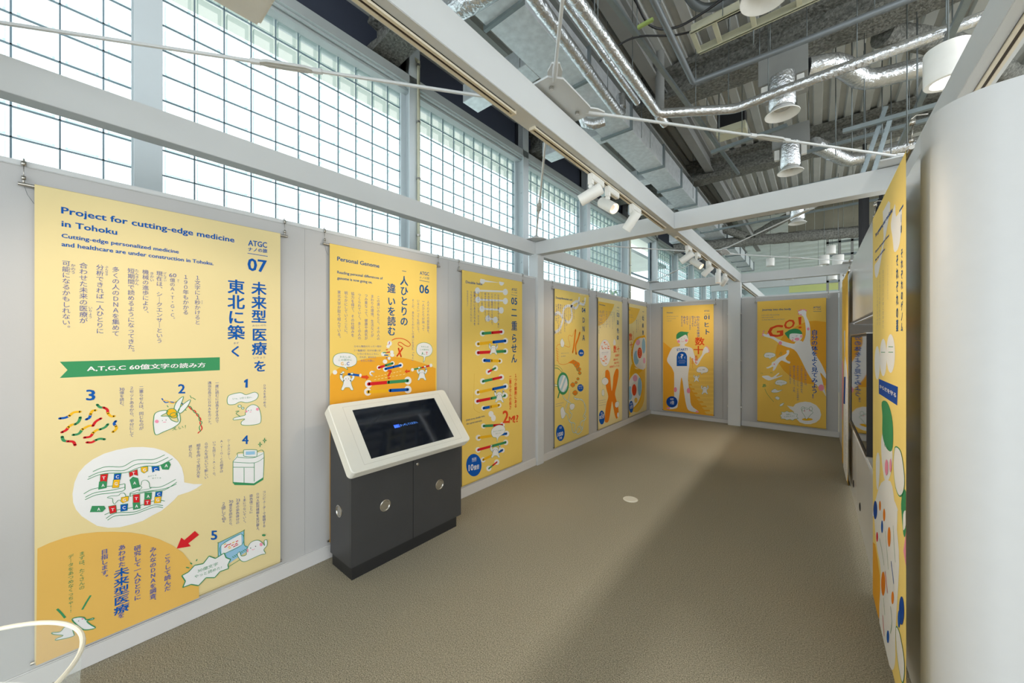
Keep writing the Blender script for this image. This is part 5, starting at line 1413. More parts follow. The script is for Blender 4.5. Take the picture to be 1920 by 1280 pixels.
('S',1,'w',[647,2001,754,2059,782,1997,913,1990,863,1868,739,1858,694,1928]),
('H',2,'b',1,114,2054,694,2043,23,'Your genome,your medicine'),
('H',2,'b',1,114,1968,598,1957,13,'Genome information shows'),
('H',2,'b',1,114,1922,474,1918,13,'the best medicine'),
('L',2,'b2',8,[858,1998,942,2000]),
('V',2,'b2',1,901,1982,901,1897,1.0,'10'),
('V',2,'b2',1,913,1840,913,1511,1.0,'それぞれのゲノム'),
('V',2,'b2',1,810,1836,810,1513,1.0,'それぞれの薬'),
('V',2,'v',0,679,1834,679,1752,1.0,'ひとりひとりの体に合わせた'),
('V',2,'v',0,564,1832,564,1669,1.0,'ひとりひとりの体に合わせた'),
('V',2,'v',0,416,1832,416,1537,1.0,'ひとりひとりの体に合わせた'),
('V',2,'v',0,292,1839,292,1559,1.0,'ひとりひとりの体に合わせた'),
('V',2,'v',0,201,1820,201,1561,1.0,'ひとりひとりの体に合わせた'),
('S',2,'w',[298,1363,293,1336,279,1311,256,1290,227,1275,194,1268,160,1270,129,1280,104,1299,87,1324,82,1353,87,1383,104,1409,129,1430,160,1444,194,1449,227,1445,256,1433,279,1414,293,1390]),
('S',2,'w',[527,1399,522,1372,507,1346,483,1325,451,1310,416,1303,379,1305,345,1316,317,1335,299,1361,293,1391,299,1421,317,1449,345,1470,379,1483,416,1488,451,1483,483,1471,507,1451,522,1427]),
('S',2,'w',[755,1425,750,1399,734,1375,710,1356,679,1342,643,1335,607,1337,572,1347,544,1366,526,1390,519,1418,526,1446,544,1472,572,1492,607,1504,643,1508,679,1503,710,1491,734,1473,750,1450]),
('L',3,'g',3,[583,1451,711,1452]),
('L',3,'g',3,[583,1426,711,1429]),
('L',3,'g',3,[346,1420,481,1423]),
('P',2,'b3',[257,1277,825,1290,809,1212,257,1199]),
('H',3,'w',1,298,1235,793,1243,18,'からだを守る'),
('S',3,'g',[370,1168,544,1191,676,1146,711,1071,676,994,523,971,393,1008,393,1101]),
('S',2,'w',[460,1125,640,1045,694,980,640,878,481,800,370,868,346,971,438,1056]),
('S',4,'pk',[579,894,575,877,561,860,542,848,520,841,501,843,486,853,481,868,486,886,501,903,520,915,542,921,561,918,575,909]),
('S',4,'pk',[676,929,673,915,665,903,654,894,641,890,629,893,620,901,617,913,620,927,629,940,641,949,654,952,665,949,673,941]),
('L',4,'dk',4,[460,976,490,969]),
('L',4,'dk',4,[556,984,579,977]),
('S',3,'w',[777,1034,898,1040,967,970,954,906,870,858,777,866,728,931,738,991]),
('K',4,'g',5,[777,1034,898,1040,967,970,954,906,870,858,777,866,728,931,738,991]),
('S',2,'g',[926,892,995,915,995,818,898,815]),
('S',2,'w',[221,880,298,850,247,695,167,685,139,809]),
('S',2,'w',[346,753,640,848,745,794,777,755,0,455,139,602]),
('P',1,'or2',[0,305,107,338,196,307,289,254,331,100,357,43,224,0,0,0]),
('S',2,'w',[76,566,755,797,806,698,855,574,772,267,755,107,605,0,279,0,331,289,167,364]),
('P',2,'pk',[945,672,995,762,995,638]),
('S',2,'g',[901,847,995,894,995,766,945,737]),
('S',3,'w',[945,813,995,844,995,791,945,753]),
('S',3,'b3',[201,563,193,538,171,513,138,490,100,476,65,473,40,482,31,502,40,528,65,555,100,577,138,590,171,591,193,582]),
('S',3,'ob',[341,635,338,622,328,610,313,600,297,594,282,594,272,599,268,609,272,622,282,634,297,644,313,650,328,650,338,645]),
('S',3,'ob',[490,642,486,628,476,613,461,602,445,595,430,596,419,603,415,615,419,630,430,645,445,656,461,662,476,661,486,654]),
('S',3,'bl',[415,557,412,542,403,527,389,515,374,509,360,509,350,517,346,530,350,545,360,560,374,572,389,577,403,577,412,569]),
('S',3,'r',[230,429,226,416,217,403,203,392,188,385,174,385,164,390,161,400,164,414,174,427,188,438,203,444,217,445,226,439]),
('S',3,'ob',[648,603,644,582,632,561,614,545,595,536,576,537,564,548,559,566,564,588,576,609,595,625,614,633,632,631,644,620]),
('S',3,'ob',[490,313,483,284,464,254,436,227,404,210,375,206,354,216,346,239,354,269,375,301,404,327,436,343,464,345,483,334]),
('S',3,'ob',[734,377,731,364,722,349,708,337,694,328,680,326,671,331,667,341,671,355,680,370,694,383,708,391,722,392,731,388]),
('S',3,'b3',[962,453,957,427,943,400,922,376,898,362,876,360,860,370,855,392,860,420,876,448,898,471,922,484,943,485,957,474]),
('S',3,'bl',[883,374,880,358,872,341,861,328,848,320,837,320,829,327,826,341,829,357,837,374,848,387,861,395,872,394,880,387]),
('S',3,'bl',[609,132,605,117,595,101,580,86,563,75,548,71,537,75,534,85,537,101,548,118,563,133,580,143,595,146,605,142]),
('L',3,'r',14,[490,367,555,307]),
('L',3,'bl',14,[664,496,727,440]),
('L',3,'r',14,[406,107,453,45]),
('S',3,'w',[789,284,870,310,959,274,968,215,931,156,870,157,806,200]),
('K',4,'g',5,[789,284,870,310,959,274,968,215,931,156,870,157,806,200]),
('L',3,'g',5,[289,446,381,421,453,384]),
('L',3,'g',5,[498,568,542,492,584,426]),
('L',3,'g',5,[719,681,737,610,772,547]),
('L',3,'g',5,[644,291,682,244,644,170]),
('L',3,'g',5,[430,212,476,155]),
 ],
 'b09': [
('S',1,'w2',[344,1559,461,1170,221,688,93,479,573,1468]),
('S',1,'or2',[0,131,40,99,93,0,0,0]),
('S',1,'w',[391,1241,940,1062,970,268,784,0,221,0]),
('P',2,'b3',[344,1064,638,1087,529,777,246,746]),
('S',2,'pk',[0,1218,221,1125,145,678,0,540]),
('V',2,'v',0,824,1108,824,358,1.0,'からだのしくみをつくるもの'),
('V',2,'v',0,659,751,659,34,1.0,'たんぱく質のはたらき'),
 ],
}

# ================================================================== BANNERS (cloth, rods, hooks, print)
FONT = {}
def text_mesh(t, bold, vert):
    k = (t, bold, vert)
    if k in FONT: return FONT[k]
    c = bpy.data.curves.new('text', 'FONT'); c.body = '\n'.join(t) if vert else t; c.size = 1; c.resolution_u = 2; c.align_x = 'CENTER'
    o = bpy.data.objects.new('text', c); me = o.to_mesh(); vs = [tuple(v.co[:2]) for v in me.vertices]; fs = [tuple(p.vertices) for p in me.polygons]
    o.to_mesh_clear(); bpy.data.objects.remove(o); bpy.data.curves.remove(c); 
    if bold and vs:
        n = len(vs); V0, F0 = vs, fs; vs, fs = [], []
        for q, (dx, dy) in enumerate(((-.022, -.012), (.022, -.012), (-.022, .012), (.022, .012), (0, 0))):
            vs += [(x + dx, y + dy, q * 1.0) for x, y in V0]; fs += [tuple(i + q * n for i in f) for f in F0]
    FONT[k] = (vs, fs); return vs, fs
def smooth(p, closed, k=4):
    n = len(p); o = []
    if n < 3: return p
    for i in range(n if closed else n - 1):
        g = lambda j: p[j % n] if closed else p[max(0, min(n - 1, j))]
        a, b, c, d = g(i - 1), g(i), g(i + 1), g(i + 2)
        for s in range(k):
            t = s / k; o.append(tuple(.5 * (2 * b[q] + (c[q] - a[q]) * t + (2 * a[q] - 5 * b[q] + 4 * c[q] - d[q]) * t * t + (3 * b[q] - a[q] - 3 * c[q] + d[q]) * t ** 3) for q in (0, 1)))
    if not closed: o.append(p[-1])
    return o
VM = str.maketrans({'ー': '｜', '、': '︑', '。': '︒', '（': '︵', '）': '︶', '…': '︙', '(': '︵', ')': '︶', '「': '﹁', '」': '﹂'})
def art_mesh(ops, Wd, Hd):
    """banner-local (u, v, layer) geometry split into text and pictures, in metres"""
    out = {'T': [[], [], []], 'D': [[], [], []]}; keys = []
    def put(g, vs, fs, lay, c):
        if c not in keys: keys.append(c)
        V, F_, M = out[g]; n = len(V); V += [(min(max(p[0], .001), Wd - .001), min(max(p[1], .001), Hd - .001), lay + (p[2] if len(p) > 2 else 0)) for p in vs]; F_ += [tuple(i + n for i in f) for f in fs]; M += [keys.index(c)] * len(fs)
    def stroke(p, wd, lay, c, closed=False):
        P = smooth(p, closed, 4) if len(p) > 2 else p; n = len(P); L_, R_ = [], []
        for i in range(n):
            a = P[(i - 1) % n] if closed else P[max(i - 1, 0)]; b = P[(i + 1) % n] if closed else P[min(i + 1, n - 1)]
            dx, dy = b[0] - a[0], b[1] - a[1]; l = math.hypot(dx, dy) or 1; nx, ny = -dy / l * wd / 2, dx / l * wd / 2
            L_.append((P[i][0] + nx, P[i][1] + ny)); R_.append((P[i][0] - nx, P[i][1] - ny))
        m = n if closed else n - 1
        put('D', L_ + R_, [(i, (i + 1) % n, n + (i + 1) % n, n + i) for i in range(m)], lay, c)
        if not closed and wd > .009:
            for q in (P[0], P[-1]): put('D', [(q[0] + wd / 2 * math.cos(t * .785), q[1] + wd / 2 * math.sin(t * .785)) for t in range(8)], [tuple(range(8))], lay, c)
    def pairs(l): return [(l[i] / 1000, l[i + 1] / 1000) for i in range(0, len(l), 2)]
    ops = sorted(ops, key=lambda o: (o[1], 1 if o[0] in 'VH' else 0)); zz = 2.0; last = None
    for o in ops:
        k, lay, c = o[0], o[1], o[2]
        if k in 'VH':
            if last != 'T': zz += 6
            last = 'T'
        else: zz += 6 if last == 'T' else 1; last = 'D'
        lay = zz
        if k == 'P': p = pairs(o[3]); put('D', p, [tuple(range(len(p)))], lay, c)
        elif k == 'S': p = smooth(pairs(o[3]), True, 3); put('D', p, [tuple(range(len(p)))], lay, c)
        elif k == 'K': stroke(pairs(o[4]), o[3] / 1000, lay, c, True)
        elif k == 'L': stroke(pairs(o[4]), o[3] / 1000, lay, c)
        elif k == 'V':
            bold, u0, v0, u1, v1, ws, t = [o[3]] + [q / 1000 for q in o[4:8]] + [o[8], o[9]]
            n = len(t); vs, fs = text_mesh(t.translate(VM), bold, True)
            if not vs: continue
            ptc = abs(v0 - v1) / n; 
            # line pitch of the font object is 1 em: glyph i sits around y = .38 - i
            s = ptc; put('T', [((u0 + u1) / 2 + (u1 - u0) * 0 + q[0] * ptc * .95 * ws, v0 - (.86 - q[1]) * s, q[2] if len(q) > 2 else 0) for q in vs], fs, lay, c)
        elif k == 'H':
            bold, u0, v0, u1, v1, h, t = [o[3]] + [q / 1000 for q in o[4:9]] + [o[9]]
            vs, fs = text_mesh(t, bold, False)
            if not vs: continue
            xs = [v[0] for v in vs]; a, b = min(xs), max(xs); cap = .73
            cj = any(ord(q) > 0x2fff for q in t)
            if cj: cap = .86
            sc = h / cap; sx = (u1 - u0) / max(b - a, 1e-6)
            put('T', [(u0 + (q[0] - a) * sx, v0 + (v1 - v0) * (q[0] - a) / max(b - a, 1e-6) + q[1] * sc, q[2] if len(q) > 2 else 0) for q in vs], fs, lay, c)
    return out, keys
BN = [  # key, cloth colour, axis, plane, start, end, label
 ('b7', (232, 214, 160), 'L', -2.725, -.11, .88, 'large pale cream banner numbered 07, nearest on the left partition'),
 ('b6', (240, 208, 112), 'L', -2.725, 1.20, 2.18, 'yellow banner numbered 06 hanging behind the touch screen kiosk'),
 ('b5', (238, 205, 106), 'L', -2.725, 2.50, 3.48, 'golden banner numbered 05 with a column of coloured ladder rungs'),
 ('b4', (236, 210, 122), 'L', -2.725, 4.20, 5.18, 'yellow banner numbered 04 with magnifying glass and green spiral drawing'),
 ('b3', (238, 222, 164), 'L', -2.725, 5.50, 6.47, 'pale yellow banner numbered 03 with a big orange X shape'),
 ('b2', (238, 222, 164), 'L', -2.725, 6.80, 7.75, 'pale yellow banner numbered 02 with two drawn round cells, in the corner'),
 ('b1', (243, 203, 100), 'E', 8.0, -2.468, -1.51, 'orange-yellow banner numbered 01 with a green-haired figure, on the far wall left of the post'),
 ('b0', (241, 199, 94), 'E', 8.0, -.797, .157, 'orange-yellow banner with red GO! lettering on the far wall right of the post'),
 ('b10', (246, 218, 130), 'R', .265, 2.98, 1.985, 'yellow banner numbered 10 seen edge-on, nearest on the right wall'),
 ('b09', (242, 196, 84), 'R', .265, 5.97, 5.0, 'orange-yellow banner seen edge-on, farther one on the right wall')]
Z0, Z1 = .12, 2.30
hookm = None
for key, colr, ax, pln, a, b, lab in BN:
    Wd = abs(b - a); Hd = Z1 - Z0
    if ax == 'L': X = lambda u, v, o: (pln + o, a + u, Z0 + v)
    elif ax == 'E': X = lambda u, v, o: (a + u, pln - o, Z0 + v)
    else: X = lambda u, v, o: (pln - o, a - u, Z0 + v)
    base = X(Wd / 2, 0, 0); t = thing('banner', lab, 'banner', base, 'hanging cloth banners along the aisle')
    dk = -.020 if ax != 'R' else -.028
    cloth = mat('banner_cloth_' + key, colr, .8, noise=.015, scale=3, spec=.2)
    # cloth wraps the top rod, hangs flat, curls at the foot
    pr = [(Hd + .0, -.016), (Hd + .012, -.008), (Hd + .008, .0), (Hd - .01, .0005)] + [(Hd * (1 - i / 12), 0) for i in range(1, 12)] + [(.03, 0), (.012, -.003), (.0, -.012), (.004, -.022)]
    m = MB(); N = 10; rows = [[X(Wd * j / N, v, o + (0)) for j in range(N + 1)] for v, o in pr]
    vs = [p for r in rows for p in r]; fs = [(i * (N + 1) + j, i * (N + 1) + j + 1, (i + 1) * (N + 1) + j + 1, (i + 1) * (N + 1) + j) for i in range(len(pr) - 1) for j in range(N)]
    m.add(vs, fs, 0, True); ob('cloth', m, cloth, t)
    ob('top_rod', MB().tube([X(-.045, Hd + .0, -.008), X(Wd + .045, Hd + .0, -.008)], .008, 10), CHROME, t)
    ob('bottom_rod', MB().tube([X(-.012, .012, -.012), X(Wd + .012, .012, -.012)], .008, 10), CHROME, t)
    for u in (-.03, Wd + .03):
        hk = MB().tube([X(u, Hd + .005, -.008), X(u, Hd + .03, -.010)], .004, 6).lathe(X(u, Hd + .03, -.010), [(.007, -.008), (.007, .008)], n=8).tube([X(u, Hd + .03, -.010), X(u, Hd + .085, -.014)], .0015, 5)
        hk.tube([X(u, Hd + .085, -.012), X(u, Hd + .105, -.008), X(u, Hd + .118, -.020), X(u, Hd + .110, -.05)], .003, 6).lathe(X(u, Hd + .095, -.012), [(.008, -.01), (.008, .01)], n=8)
        ob('hook', hk, CHROME, t)
    if key == 'b7' or key == 'b6':
        ob('cord', MB().tube([X(-.03, Hd - .0, -.012), X(-.02, Hd - .04, -.02), X(-.002, Hd - .075, -.02)], .0008, 4), ROD, t)
    art, keys = art_mesh(ART[key], Wd, Hd); mats = [ink(k) for k in keys]
    for g, nm in (('T', 'printed_lettering'), ('D', 'printed_picture')):
        V_, F_, M_ = art[g]
        if not F_: continue
        q = MB(); q.v = [X(u, v, .0003 + .00002 * l) for u, v, l in V_]; q.f = F_; q.m = M_; q.sm = [False] * len(F_)
        ob(nm, q, mats, t, kind='stuff')

# ================================================================== TOUCH SCREEN KIOSK
K = thing('touch_screen_kiosk', 'charcoal cabinet kiosk with tilted ivory top and dark touch screen', 'kiosk', (-2.5, 1.66, 0))
xb, xf, ya, yb = -2.665, -2.36, 1.178, 2.155
m = MB().prism([(xb, ya, .085), (xf - .02, ya, .085), (xf - .02, ya, .70), (-2.60, ya, 1.06), (xb, ya, 1.06)], (0, .02, 0)); ob('side_panel', m, DARKCAB, K)
m = MB().prism([(xb, yb - .02, .085), (xf - .02, yb - .02, .085), (xf - .02, yb - .02, .70), (-2.60, yb - .02, 1.06), (xb, yb - .02, 1.06)], (0, .02, 0)); ob('side_panel', m, DARKCAB, K)
ob('back_panel', MB().box(xb, ya + .02, .085, xb + .015, yb - .02, 1.06).box(xb, ya + .02, .085, xf - .02, yb - .02, .10), DARKCAB, K)
ob('plinth', MB().box(xb + .01, ya + .01, 0, xf - .012, yb - .045, .085), mat('black_plinth', (34, 34, 35), .5), K)
ym = 1.664
dl = ob('door', MB().bbox(xf - .02, ya, .088, xf, ym - .0015, .72, .0015), DARKCAB, K); dr = ob('door', MB().bbox(xf - .02, ym + .0015, .088, xf, yb, .72, .0015), DARKCAB, K)
def grille(c, ax, par):
    ob('vent_ring', MB().lathe(c, [(.042, .0), (.042, .004), (.036, .006), (.032, .003), (.030, -.001)], axis=ax, n=28, cap=False).lathe(c, [(.031, .0006), (.001, .0008)], axis=ax, n=28, cap=False), CHROME, par, 'round brushed metal vent ring')
grille((xf, 1.426, .422), (1, 0, 0), dl); grille((xf, 1.917, .422), (1, 0, 0), dr); sp = [c for c in K.children if c.name.startswith('side_panel')][0]; grille((-2.53, ya, .42), (0, -1, 0), sp)
ob('lock', MB().lathe((xf, 1.70, .645), [(.011, 0), (.011, .006), (.008, .008), (.001, .008)], axis=(1, 0, 0), n=16), CHROME, dr, 'small round metal lock')
# tilted top: frame slab with screen
p0 = Vector((-2.22, 1.115, .765)); e1 = Vector((0, 1.025, 0)); e2 = Vector((-.35, 0, .395)); nn = e1.cross(e2).normalized()
if nn.x < 0: nn = -nn
def SP(s, t_, h): return (p0 + e1 * s + e2 * t_ + nn * h)[:]
def rr(s0, s1, t0, t1, r, h, n=5):
    o = []; L1, L2 = e1.length, e2.length
    for cs, ct, a0 in ((s1 - r / L1, t0 + r / L2, -90), (s1 - r / L1, t1 - r / L2, 0), (s0 + r / L1, t1 - r / L2, 90), (s0 + r / L1, t0 + r / L2, 180)):
        for i in range(n + 1):
            an = math.radians(a0 + 90 * i / n); o.append(SP(cs + r / L1 * math.cos(an), ct + r / L2 * math.sin(an), h))
    return o
m = MB(); m.loft([rr(.02, .98, .02, .98, .012, -.085), rr(0, 1, 0, 1, .03, -.075), rr(0, 1, 0, 1, .03, -.006), rr(.004, .996, .008, .992, .028, 0), rr(.148, .857, .124, .864, .001, 0), rr(.148, .857, .124, .864, .001, -.006)], 0, False, False)
m.add(rr(.02, .98, .02, .98, .012, -.085), [tuple(range(24))])
ob('tilted_top', m, BEZEL, K, 'ivory tilted top frame')
ob('groove_shade', MB().loft([rr(.09, .92, .07, .93, .004, .0004), rr(.092, .918, .074, .926, .004, .0006)], 0, False, False), mat('shadow_line', (205, 200, 188), .5), K)  # flat ring, a groove's shade put into its darker colour
m = MB().add([SP(.148, .124, -.006), SP(.857, .124, -.006), SP(.857, .864, -.006), SP(.148, .864, -.006)], [(0, 1, 2, 3)]); scn = ob('touch_screen', m, SCREEN, K, 'dark glossy touch screen')
vs, fs = text_mesh('画面にタッチしてください。', 0, False); xs = [v[0] for v in vs]; a_, b_ = min(xs), max(xs)
m = MB(); m.add([SP(.40 + .20 * (x - a_) / (b_ - a_), .485 + y * .042, -.0052) for x, y in vs], fs); ob('screen_message', m, mat('glowing_blue_text', (90, 150, 255), .5, emit=.9), scn)
m = MB().add([SP(.398, .475, -.0055), SP(.445, .475, -.0055), SP(.445, .53, -.0055), SP(.398, .53, -.0055)], [(0, 1, 2, 3)]); ob('screen_highlight', m, mat('glowing_blue_highlight', (30, 70, 190), .5, emit=.5), scn)

# ================================================================== FLOOR OUTLET, TABLE, CONTAINER
t = tag(ob('floor_outlet', MB().lathe((-1.422, 3.584, 0), [(.072, 0), (.072, .003), (.066, .006), (.058, .004), (.056, .006), (.001, .006)], n=30), mat('ivory_plastic', (226, 220, 204), .4)), 'round ivory outlet cover set in the carpet', 'outlet')
TB = thing('counter_table', 'white counter top at the bottom left corner under the clear container', 'table', (-.85, -.35, 0))
dv = Vector((.797, .604, 0)); nv = Vector((.604, -.797, 0)); c0 = Vector((-1.50, -.383, .97))
poly = [c0, c0 + dv * .93, c0 + dv * .93 + nv * .62, c0 + nv * .62]
ob('table_top', MB().prism([p[:] for p in poly], (0, 0, .03)), mat('white_table_laminate', (250, 250, 250), .4), TB)
for p, q in ((0, (.05, .05)), (1, (-.05, .05)), (2, (-.05, -.05)), (3, (.05, -.05))):
    g = poly[p] + dv * q[0] + nv * q[1]; ob('leg', MB().box(g.x - .02, g.y - .02, 0, g.x + .02, g.y + .02, .97), FIX, TB)
cx_, cy_, r_ = -.755, -.125, .134
AC = thing('clear_container', 'clear round acrylic container with a pale rim on the white counter', 'container', (cx_, cy_, 1.0))
ob('wall', MB().lathe((cx_, cy_, 1.0), [(r_ * .93, .004), (r_, .196)], n=64, cap=False), ACRYL, AC)
ob('rim', MB().tube([(cx_ + r_ * math.cos(2 * math.pi * i / 64), cy_ + r_ * math.sin(2 * math.pi * i / 64), 1.198) for i in range(64)], .0028, 8, closed=True), ACRIM, AC, 'pale rim')
ob('base', MB().lathe((cx_, cy_, 1.0), [(r_ * .93, .0), (r_ * .93, .004)], n=64), ACRYL, AC)

# ================================================================== CEILING SERVICES
def rods(par, pts, top=5.36, r=.004, n='hanger_rod'):
    for x, y, z in pts: ob(n, MB().tube([(x, y, z), (x, y, top)], r, 5), ROD, par)
# girders sprayed with fireproofing
def girder(y, x0, x1, label, zb=4.92):
    g = thing('ceiling_girder', label, 'beam', ((x0 + x1) / 2, y, zb), 'fireproofed girders under the roof deck', kind='structure')
    m = MB(); n = int((x1 - x0) / .12); 
    prof = [(-.17, zb + .0), (-.17, zb + .09), (-.05, zb + .11), (-.05, 5.24), (-.16, 5.27), (-.16, 5.36), (.16, 5.36), (.16, 5.27), (.05, 5.24), (.05, zb + .11), (.17, zb + .09), (.17, zb)]
    m.loft([[(x0 + (x1 - x0) * i / n, y + a * (1 + random.uniform(-.08, .08)), z + random.uniform(-.012, .012)) for a, z in prof] for i in range(n + 1)], 0, True, True)
    ob('sprayed_coat', m, SPRAY, g)
girder(2.35, -4.0, 12, 'dark fireproofed girder nearest above the camera'); girder(5.38, -4.0, 12, 'dark fireproofed girder crossing the ceiling at the top right')
girder(8.45, -4.0, 12, 'dark fireproofed girder crossing the middle of the ceiling'); girder(11.6, -4.0, 12, 'dark fireproofed girder before the far trusswork')
def spray_tube(pts, r, label, gp=None):
    P = [Vector(p) for p in pts]; Q = []
    for a, b in zip(P, P[1:]):
        k = max(2, int((b - a).length / .1)); Q += [a.lerp(b, i / k) for i in range(k)]
    Q.append(P[-1]); return tag(ob('sprayed_brace', MB().tube([q[:] for q in Q], r, 12, jit=.10), SPRAY), label, 'brace', gp)
spray_tube([(-3.2, 11.4, 4.32), (-1.2, 12.0, 4.36), (2.1, 13.0, 4.32)], .14, 'thick fireproofed tube running across the far ceiling')
spray_tube([(-2.15, 11.3, 4.76), (-1.45, 11.75, 4.46)], .10, 'fireproofed branch rising left from the far tube'); spray_tube([(-1.2, 11.8, 4.48), (-.1, 11.1, 4.78)], .10, 'fireproofed branch rising right from the far tube')
spray_tube([(.58, 5.7, 4.98), (1.2, 6.4, 4.98), (2.2, 8.1, 4.98)], .12, 'fireproofed diagonal brace at top right by the white beam')
spray_tube([(-3.6, 9.0, 4.95), (-3.2, 11.2, 4.95)], .12, 'fireproofed brace above the lintel behind the main beam')
# secondary painted beams along Y
for i, (x0, x1) in enumerate(((-2.20, -2.02), (-1.72, -1.58))):
    g = tag(ob('secondary_beam', MB().box(x0, -6, 5.05, x1, 17, 5.09).box((x0 + x1) / 2 - .02, -6, 5.09, (x0 + x1) / 2 + .02, 17, 5.31).box(x0, -6, 5.31, x1, 17, 5.35), GREYST), ('grey painted beam above the rectangular duct', 'grey painted beam above the silver pipes')[i], 'beam'); g['kind'] = 'structure'
# rectangular duct with flanges and branches
D = thing('rectangular_duct', 'long shiny rectangular air duct above the main beam', 'duct', (-2.13, 6, 4.5))
ys = [1.0, 2.45, 3.65, 4.86, 6.26, 7.3, 8.45, 9.6, 10.8, 12.0, 13.2, 14.4, 15.6, 16.8, 18.0]
for a, b in zip(ys, ys[1:]):
    xl = -2.33
    ob('duct_section', MB().bbox(xl, a + .012, 4.5, -1.93, b - .012, 4.82, .004), GALV, D)
for y in ys: ob('flange', MB().box(-2.36, y - .018, 4.47, -1.90, y + .018, 4.85), STRUT, D)
for i, y in enumerate((3.17, 4.86, 6.72, 8.3, 9.9, 11.4, 12.9)):
    ob('branch_duct', MB().bbox(-3.3, y - .13, 4.5, -2.33, y + .13, 4.72, .004), GALV, D)
rods(D, [(x, y, 4.47) for y in (3.0, 5.5, 8.0) for x in (-2.38, -1.88)])
fl = MB().tube([(-2.02, 4.25, 4.35), (-2.14, 4.2, 4.32), (-2.24, 4.15, 4.36), (-2.28, 4.1, 4.48)], [.06, .062, .058, .05], 14, jit=.08); tag(ob('flexible_duct', fl, FOIL), 'crinkled silver flexible duct end beside the gusset plate', 'duct')
fl = MB().tube([(-1.9, 2.12, 4.38), (-2.15, 2.06, 4.36), (-2.3, 2.04, 4.36), (-2.42, 2.04, 4.5)], [.09, .095, .09, .08], 16, jit=.08); tag(ob('flexible_duct', fl, FOIL), 'crinkled silver flexible duct at the very top beside the main beam', 'duct')
# insulated pipes
def pipe(pts, r, m, label, cat='pipe', joints=(), n=14, hang=()):
    P = [Vector(p) for p in pts]; t = thing('insulated_pipe' if m is FOIL else 'conduit', label, cat, P[0][:]); Q = [P[0]]
    for i in range(1, len(P) - 1):
        a = (P[i - 1] - P[i]).normalized(); b = (P[i + 1] - P[i]).normalized(); e = r * 1.2; Q += [P[i] + a * e, P[i] + (a + b) * e * .28, P[i] + b * e]
    Q.append(P[-1]); m_ = MB()
    ob('pipe_run', MB().tube([q[:] for q in Q], r, n), m, t)
    for a, b in zip(P, P[1:]):
        L = (b - a).length; k = int(L / .9)
        for j in range(1, k + 1):
            c = a.lerp(b, j / (k + 1)); ob('joint_band', MB().lathe(c[:], [(r * 1.03, -.03), (r * 1.06, -.02), (r * 1.06, .02), (r * 1.03, .03)], axis=(b - a)[:], n=n), m, t)
    rods(t, hang); return t
pipe([(-1.665, 1.6, 4.3), (-1.79, 4.14, 4.3), (-1.80, 4.26, 4.36), (-1.83, 4.3, 4.6)], .055, FOIL, 'silver insulated pipe running beside the rectangular duct', hang=[(-1.60, 2.6, 4.3), (-1.72, 3.7, 4.3)])
pipe([(-1.455, 1.6, 4.2), (-1.485, 3.94, 4.2)], .034, FOIL, 'thin silver insulated pipe ending short behind the brace rod', hang=[(-1.47, 2.9, 4.2), (-1.485, 3.8, 4.2)])
pipe([(-1.35, 1.5, 4.1), (-1.325, 4.12, 4.1), (-.65, 4.57, 4.1), (-.33, 4.54, 4.1), (1.05, 4.50, 4.1)], .048, FOIL, 'bright silver insulated pipe bending across the ceiling', hang=[(-1.34, 2.7, 4.1), (-1.0, 4.37, 4.1), (-.36, 4.545, 4.1), (.3, 4.52, 4.1)])
pipe([(-1.325, 4.12, 4.09), (-1.30, 4.30, 4.06)], .046, FOIL, 'short capped stub at the elbow of the bright silver pipe')
pipe([(-1.02, 2.0, 4.4), (-1.01, 4.31, 4.4), (-.26, 4.36, 4.4), (1.2, 4.40, 4.4)], .028, mat('dull_grey_conduit', (128, 134, 138), .45, .4), 'dull grey conduit turning a right angle under the girder', hang=[(-1.01, 3.2, 4.4), (-.33, 4.36, 4.4), (.4, 4.38, 4.4)])
pipe([(-1.55, 4.9, 5.36), (-1.55, 4.9, 4.55)], .055, GREYST, 'grey vertical drain pipe in front of the girder')
# fan coil chambers with bell diffusers
df = None; wd = ['cut by the top of the view', 'nearer one, above the bent silver pipe end', 'farther one, above the long brace rod', 'beyond the second cross beam']
def diffuser(y, label):
    x = -.255; t = thing('air_diffuser', label, 'air diffuser', (x, y, 3.95), 'bell shaped air diffusers')
    ob('bell', MB().lathe((x, y, 3.95), [(.135, .006), (.150, 0), (.152, .006), (.11, .045), (.075, .08), (.07, .16), (.062, .16), (.066, .08), (.10, .04), (.135, .006)], n=28, cap=False), FIX, t)
    ob('neck_wrap', MB().lathe((x, y, 4.02), [(.10, 0), (.115, .02), (.11, .33)], n=24), FOIL, t)
    ob('chamber', MB().bbox(x - .21, y + .02, 4.34, x + .21, y + .46, 4.62, .004), GREYST, t)
    for s in (-1, 1): ob('clamp_block', MB().bbox(x + s * .15 - .03, y - .02, 4.16, x + s * .15 + .03, y + .04, 4.3, .003), FIX, t)
    rods(t, [(x - .2, y + .05, 4.6), (x + .2, y + .05, 4.6)])
for y, l in ((3.03, 'white bell diffuser at the top edge of the view'), (4.72, 'white bell diffuser with foil neck above the bright bent pipe'), (6.41, 'white bell diffuser with foil neck just above the first cross beam'), (9.3, 'white bell diffuser beyond the first cross beam')): diffuser(y, l)
pipe([(-.05, 5.0, 4.5), (.18, 5.08, 4.5), (.44, 5.66, 4.5), (1.5, 5.9, 4.5)], .10, FOIL, 'thick silver insulated duct with double bend near the white downlight', 'duct', hang=[(.7, 5.8, 4.5)])
pipe([(.0, 6.9, 4.46), (.43, 7.9, 4.46), (.80, 7.85, 4.46), (1.6, 7.8, 4.46)], .10, FOIL, 'silver insulated duct bend above the first cross beam at right', 'duct')
